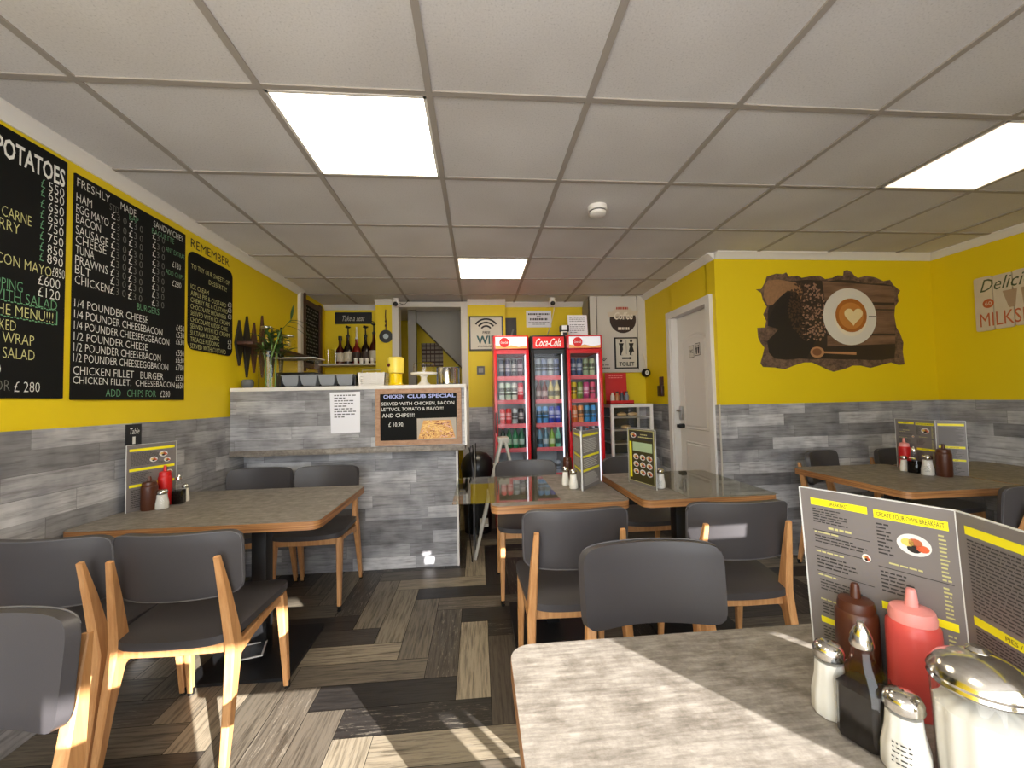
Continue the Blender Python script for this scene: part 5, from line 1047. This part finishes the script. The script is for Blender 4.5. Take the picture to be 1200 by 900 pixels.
obj('hinge_cap', MB().box(AX-0.03, AX+0.06, 3.355, 3.505, AZ-0.02, AZ+0.025, 0.006), PALEM, t)
for z in (0.25, 0.5, 0.72):
    xx = -0.045+(AX+0.045)*z/AZ; obj('tread', MB().box(xx-0.02, xx+0.05, 3.33+0.05*z, 3.53-0.05*z, z-0.01, z+0.01), PALEM, t)

# ------------------------------------------------------------------ mural and milkshake sign
t = thing('coffee_mural', 'torn-wall style coffee cup and beans mural on the yellow wall', 'mural', (2.88, YM, 1.45))
MY = YM-0.0; f = FY(MY)
def mp(cx, cy): q = at_y(885+cx/6.667, 310+cy/6.667, MY); return (q.x, q.z)
OUT = [(88, 95), (160, 72), (215, 75), (240, 62), (262, 95), (330, 88), (360, 105), (440, 90), (500, 88), (545, 115), (600, 105), (640, 85), (685, 88), (690, 50), (715, 42), (750, 60), (775, 90), (800, 105), (870, 88), (930, 100), (1000, 130), (1050, 120), (1075, 160), (1130, 205), (1110, 240), (1118, 290), (1090, 330), (1085, 400), (1100, 490), (1130, 540), (1155, 610), (1150, 680), (1165, 780), (1120, 785), (1060, 765), (1000, 780), (900, 808), (820, 790), (760, 790), (700, 815), (610, 838), (560, 820), (500, 790), (440, 765), (380, 765), (300, 790), (230, 818), (150, 805), (60, 800), (40, 770), (60, 700), (72, 650), (40, 610), (22, 570), (15, 495), (75, 492), (85, 440), (62, 390), (90, 330), (60, 280), (45, 220), (5, 195), (45, 192), (75, 140)]
INN = [(130, 120), (300, 130), (400, 118), (560, 130), (640, 120), (760, 125), (860, 150), (1000, 150), (1060, 165), (1085, 200), (1085, 330), (1080, 400), (1090, 540), (1092, 640), (1085, 730), (1000, 745), (900, 748), (780, 740), (660, 742), (560, 735), (440, 740), (340, 735), (240, 745), (150, 735), (105, 690), (90, 600), (150, 540), (190, 500), (95, 480), (95, 370), (110, 310), (150, 200)]
obj('torn_edge', MB().fprism(f, [mp(*q) for q in OUT], 0.0005, 0.003), wood_mat('torn_plaster', (58, 42, 34), (130, 102, 80), 25, 30, 'auto', 0.7, False), t)
pic = decal('picture', MB().fpoly(f, [mp(*q) for q in INN], 0.0034), mat('mural_dark', (46, 34, 26), .6, var=0.25, vscale=9), t)
PL = wood_mat('mural_wood', (92, 66, 48), (136, 104, 80), 3, 28, 'auto', 0.6, False)
for pl in ([(520, 130), (1060, 170), (1085, 200), (1085, 300), (540, 285)], [(560, 315), (1085, 320), (1085, 350), (560, 345)], [(560, 355), (1083, 360), (1088, 540), (560, 540)], [(560, 556), (1090, 556), (1090, 620), (560, 640)]): decal('plank_print', MB().fpoly(f, [mp(*q) for q in pl], 0.0038), PL, pic)
decal('sack_print', MB().fpoly(f, [mp(*q) for q in [(95, 125), (180, 118), (310, 140), (350, 170), (368, 215), (355, 275), (320, 215), (250, 205), (190, 255), (130, 320), (95, 320), (62, 250), (70, 170)]], 0.0042), mat('burlap_print', (146, 108, 74), .7, var=0.3, vscale=60), pic)
decal('dark_cloth_print', MB().fpoly(f, [mp(*q) for q in [(110, 400), (190, 260), (250, 215), (320, 225), (370, 290), (420, 470), (470, 590), (400, 730), (240, 742), (150, 732), (108, 690), (95, 600), (180, 505), (96, 480)]], 0.0040), mat('mural_black', (30, 24, 20), .6), pic)
mb = MB(); mb2 = MB(); rr = random.Random(21); cnt = 0
while cnt < 430:
    x, y = rr.uniform(200, 590), rr.uniform(150, 590)
    if not (abs(x-(410+0.12*(y-370))) < 155-0.0016*(y-370)**2 and (x-735)**2+(y-408)**2 > 210**2): continue
    a = rr.uniform(0, PI); l_, w_ = rr.uniform(8, 12), rr.uniform(5.5, 7.5); lit = x > 370 and rr.random() < 0.6
    pts = [mp(x+l_*math.cos(2*PI*k/8)*math.cos(a)-w_*math.sin(2*PI*k/8)*math.sin(a), y+l_*math.cos(2*PI*k/8)*math.sin(a)+w_*math.sin(2*PI*k/8)*math.cos(a)) for k in range(8)]
    (mb if lit else mb2).face([f.p(q[0], q[1], 0.0044+0.000004*cnt) for q in pts]); cnt += 1
decal('coffee_beans_print', mb, mat('bean_light', (150, 116, 94), .5), pic); decal('coffee_beans_print', mb2, mat('bean_dark', (66, 44, 32), .5), pic)
def md(cx, cy, r, c, m_, nm, par, ry=None):
    a, b_ = mp(cx, cy), mp(cx+r, cy); rx = abs(b_[0]-a[0]); return decal(nm, MB().disc(f, a[0], a[1], rx, rx*(ry or 1.0), c, 40), m_, par)
md(735, 408, 206, 0.0060, mat('saucer_print', (214, 208, 194), .5), 'saucer_print', pic); md(742, 412, 128, 0.0064, mat('cup_print', (226, 214, 186), .5), 'cup_print', pic, 1.07); md(744, 398, 122, 0.0068, mat('coffee_print', (166, 98, 36), .5), 'coffee_print', pic)
md(744, 402, 96, 0.0070, mat('coffee_print_mid', (190, 124, 56), .5), 'coffee_swirl_print', pic)
hp = []
for i in range(40):
    a = 2*PI*i/40; hp.append(mp(762+72*(math.sin(a)**3), 402-(62*math.cos(a)-24*math.cos(2*a)-9*math.cos(3*a)-4*math.cos(4*a))))
decal('heart_print', MB().fpoly(f, hp, 0.0073), mat('foam_print', (226, 204, 152), .5), pic)
decal('cup_handle_print', MB().fpoly(f, [mp(*q) for q in [(880, 404), (938, 404), (938, 412), (880, 412)]], 0.0068), mat('mural_black', (30, 24, 20)), pic)
decal('spoon_print', MB().fpoly(f, [mp(*q) for q in [(530, 680), (785, 684), (785, 706), (530, 694)]], 0.0060), mat('spoon_print', (176, 126, 86), .5), pic); md(480, 686, 54, 0.0062, mat('spoon_print', (176, 126, 86)), 'spoon_bowl_print', pic, 0.75); md(478, 684, 36, 0.0065, mat('spoon_dark', (120, 78, 50), .5), 'spoon_hollow_print', pic, 0.72)
t = thing('milkshake_sign', 'white plank Delicious Milkshakes sign on the right wall', 'sign', (XR, 2.45, 1.70))
y0, z0, z1 = 2.758, 1.705, 2.108; f = Fr((XR, y0, z0), (0, -1, 0.0), (0, 0.0, 1)); CREAMW = mat('sign_plank_cream', (206, 190, 160), .6, var=0.12, vscale=14)
obj('backing', MB().fbox(f, 0.006, 0.56, 0.02, z1-z0-0.02, 0.001, 0.006), DARKWOOD, t)
for i in range(5): obj('plank', MB().fprism(f, rrect(0.004+0.113*i, 0.113*(i+1)-0.002, 0.004*((i*7) % 3), z1-z0-0.004*((i*5) % 3), 0.012, 3), 0.006, 0.016), CREAMW, t)
f2 = Fr(f.p(0, 0, 0.0165), (0, -1, 0), (0, 0, 1))
decal('lettering', MB().text(f2, 'Delicious', 0.04, 0.42, 0.29, 0.38, 0, 0.0, 0.3), mat('print_green_brown', (76, 84, 48), .6), t); decal('lettering', MB().text(f2, 'MILKSHAKES', 0.03, 0.54, 0.03, 0.13, 0, 0.0), mat('print_rust', (186, 92, 44), .6), t)
decal('round_badge', MB().disc(f2, 0.085, 0.20, 0.034, 0.034, 0.0003), mat('print_rust', (186, 92, 44)), t); decal('badge_mark', MB().text(f2, '60', 0.065, 0.105, 0.185, 0.215, 0.0006), CREAMW, t)
decal('glass_drawing', MB().fpoly(f2, [(0.17, 0.27), (0.20, 0.145), (0.235, 0.145), (0.25, 0.27)], 0.0003).fpoly(f2, [(0.27, 0.27), (0.28, 0.145), (0.31, 0.145), (0.33, 0.27)], 0.0003), mat('print_tan', (168, 140, 108), .6), t)
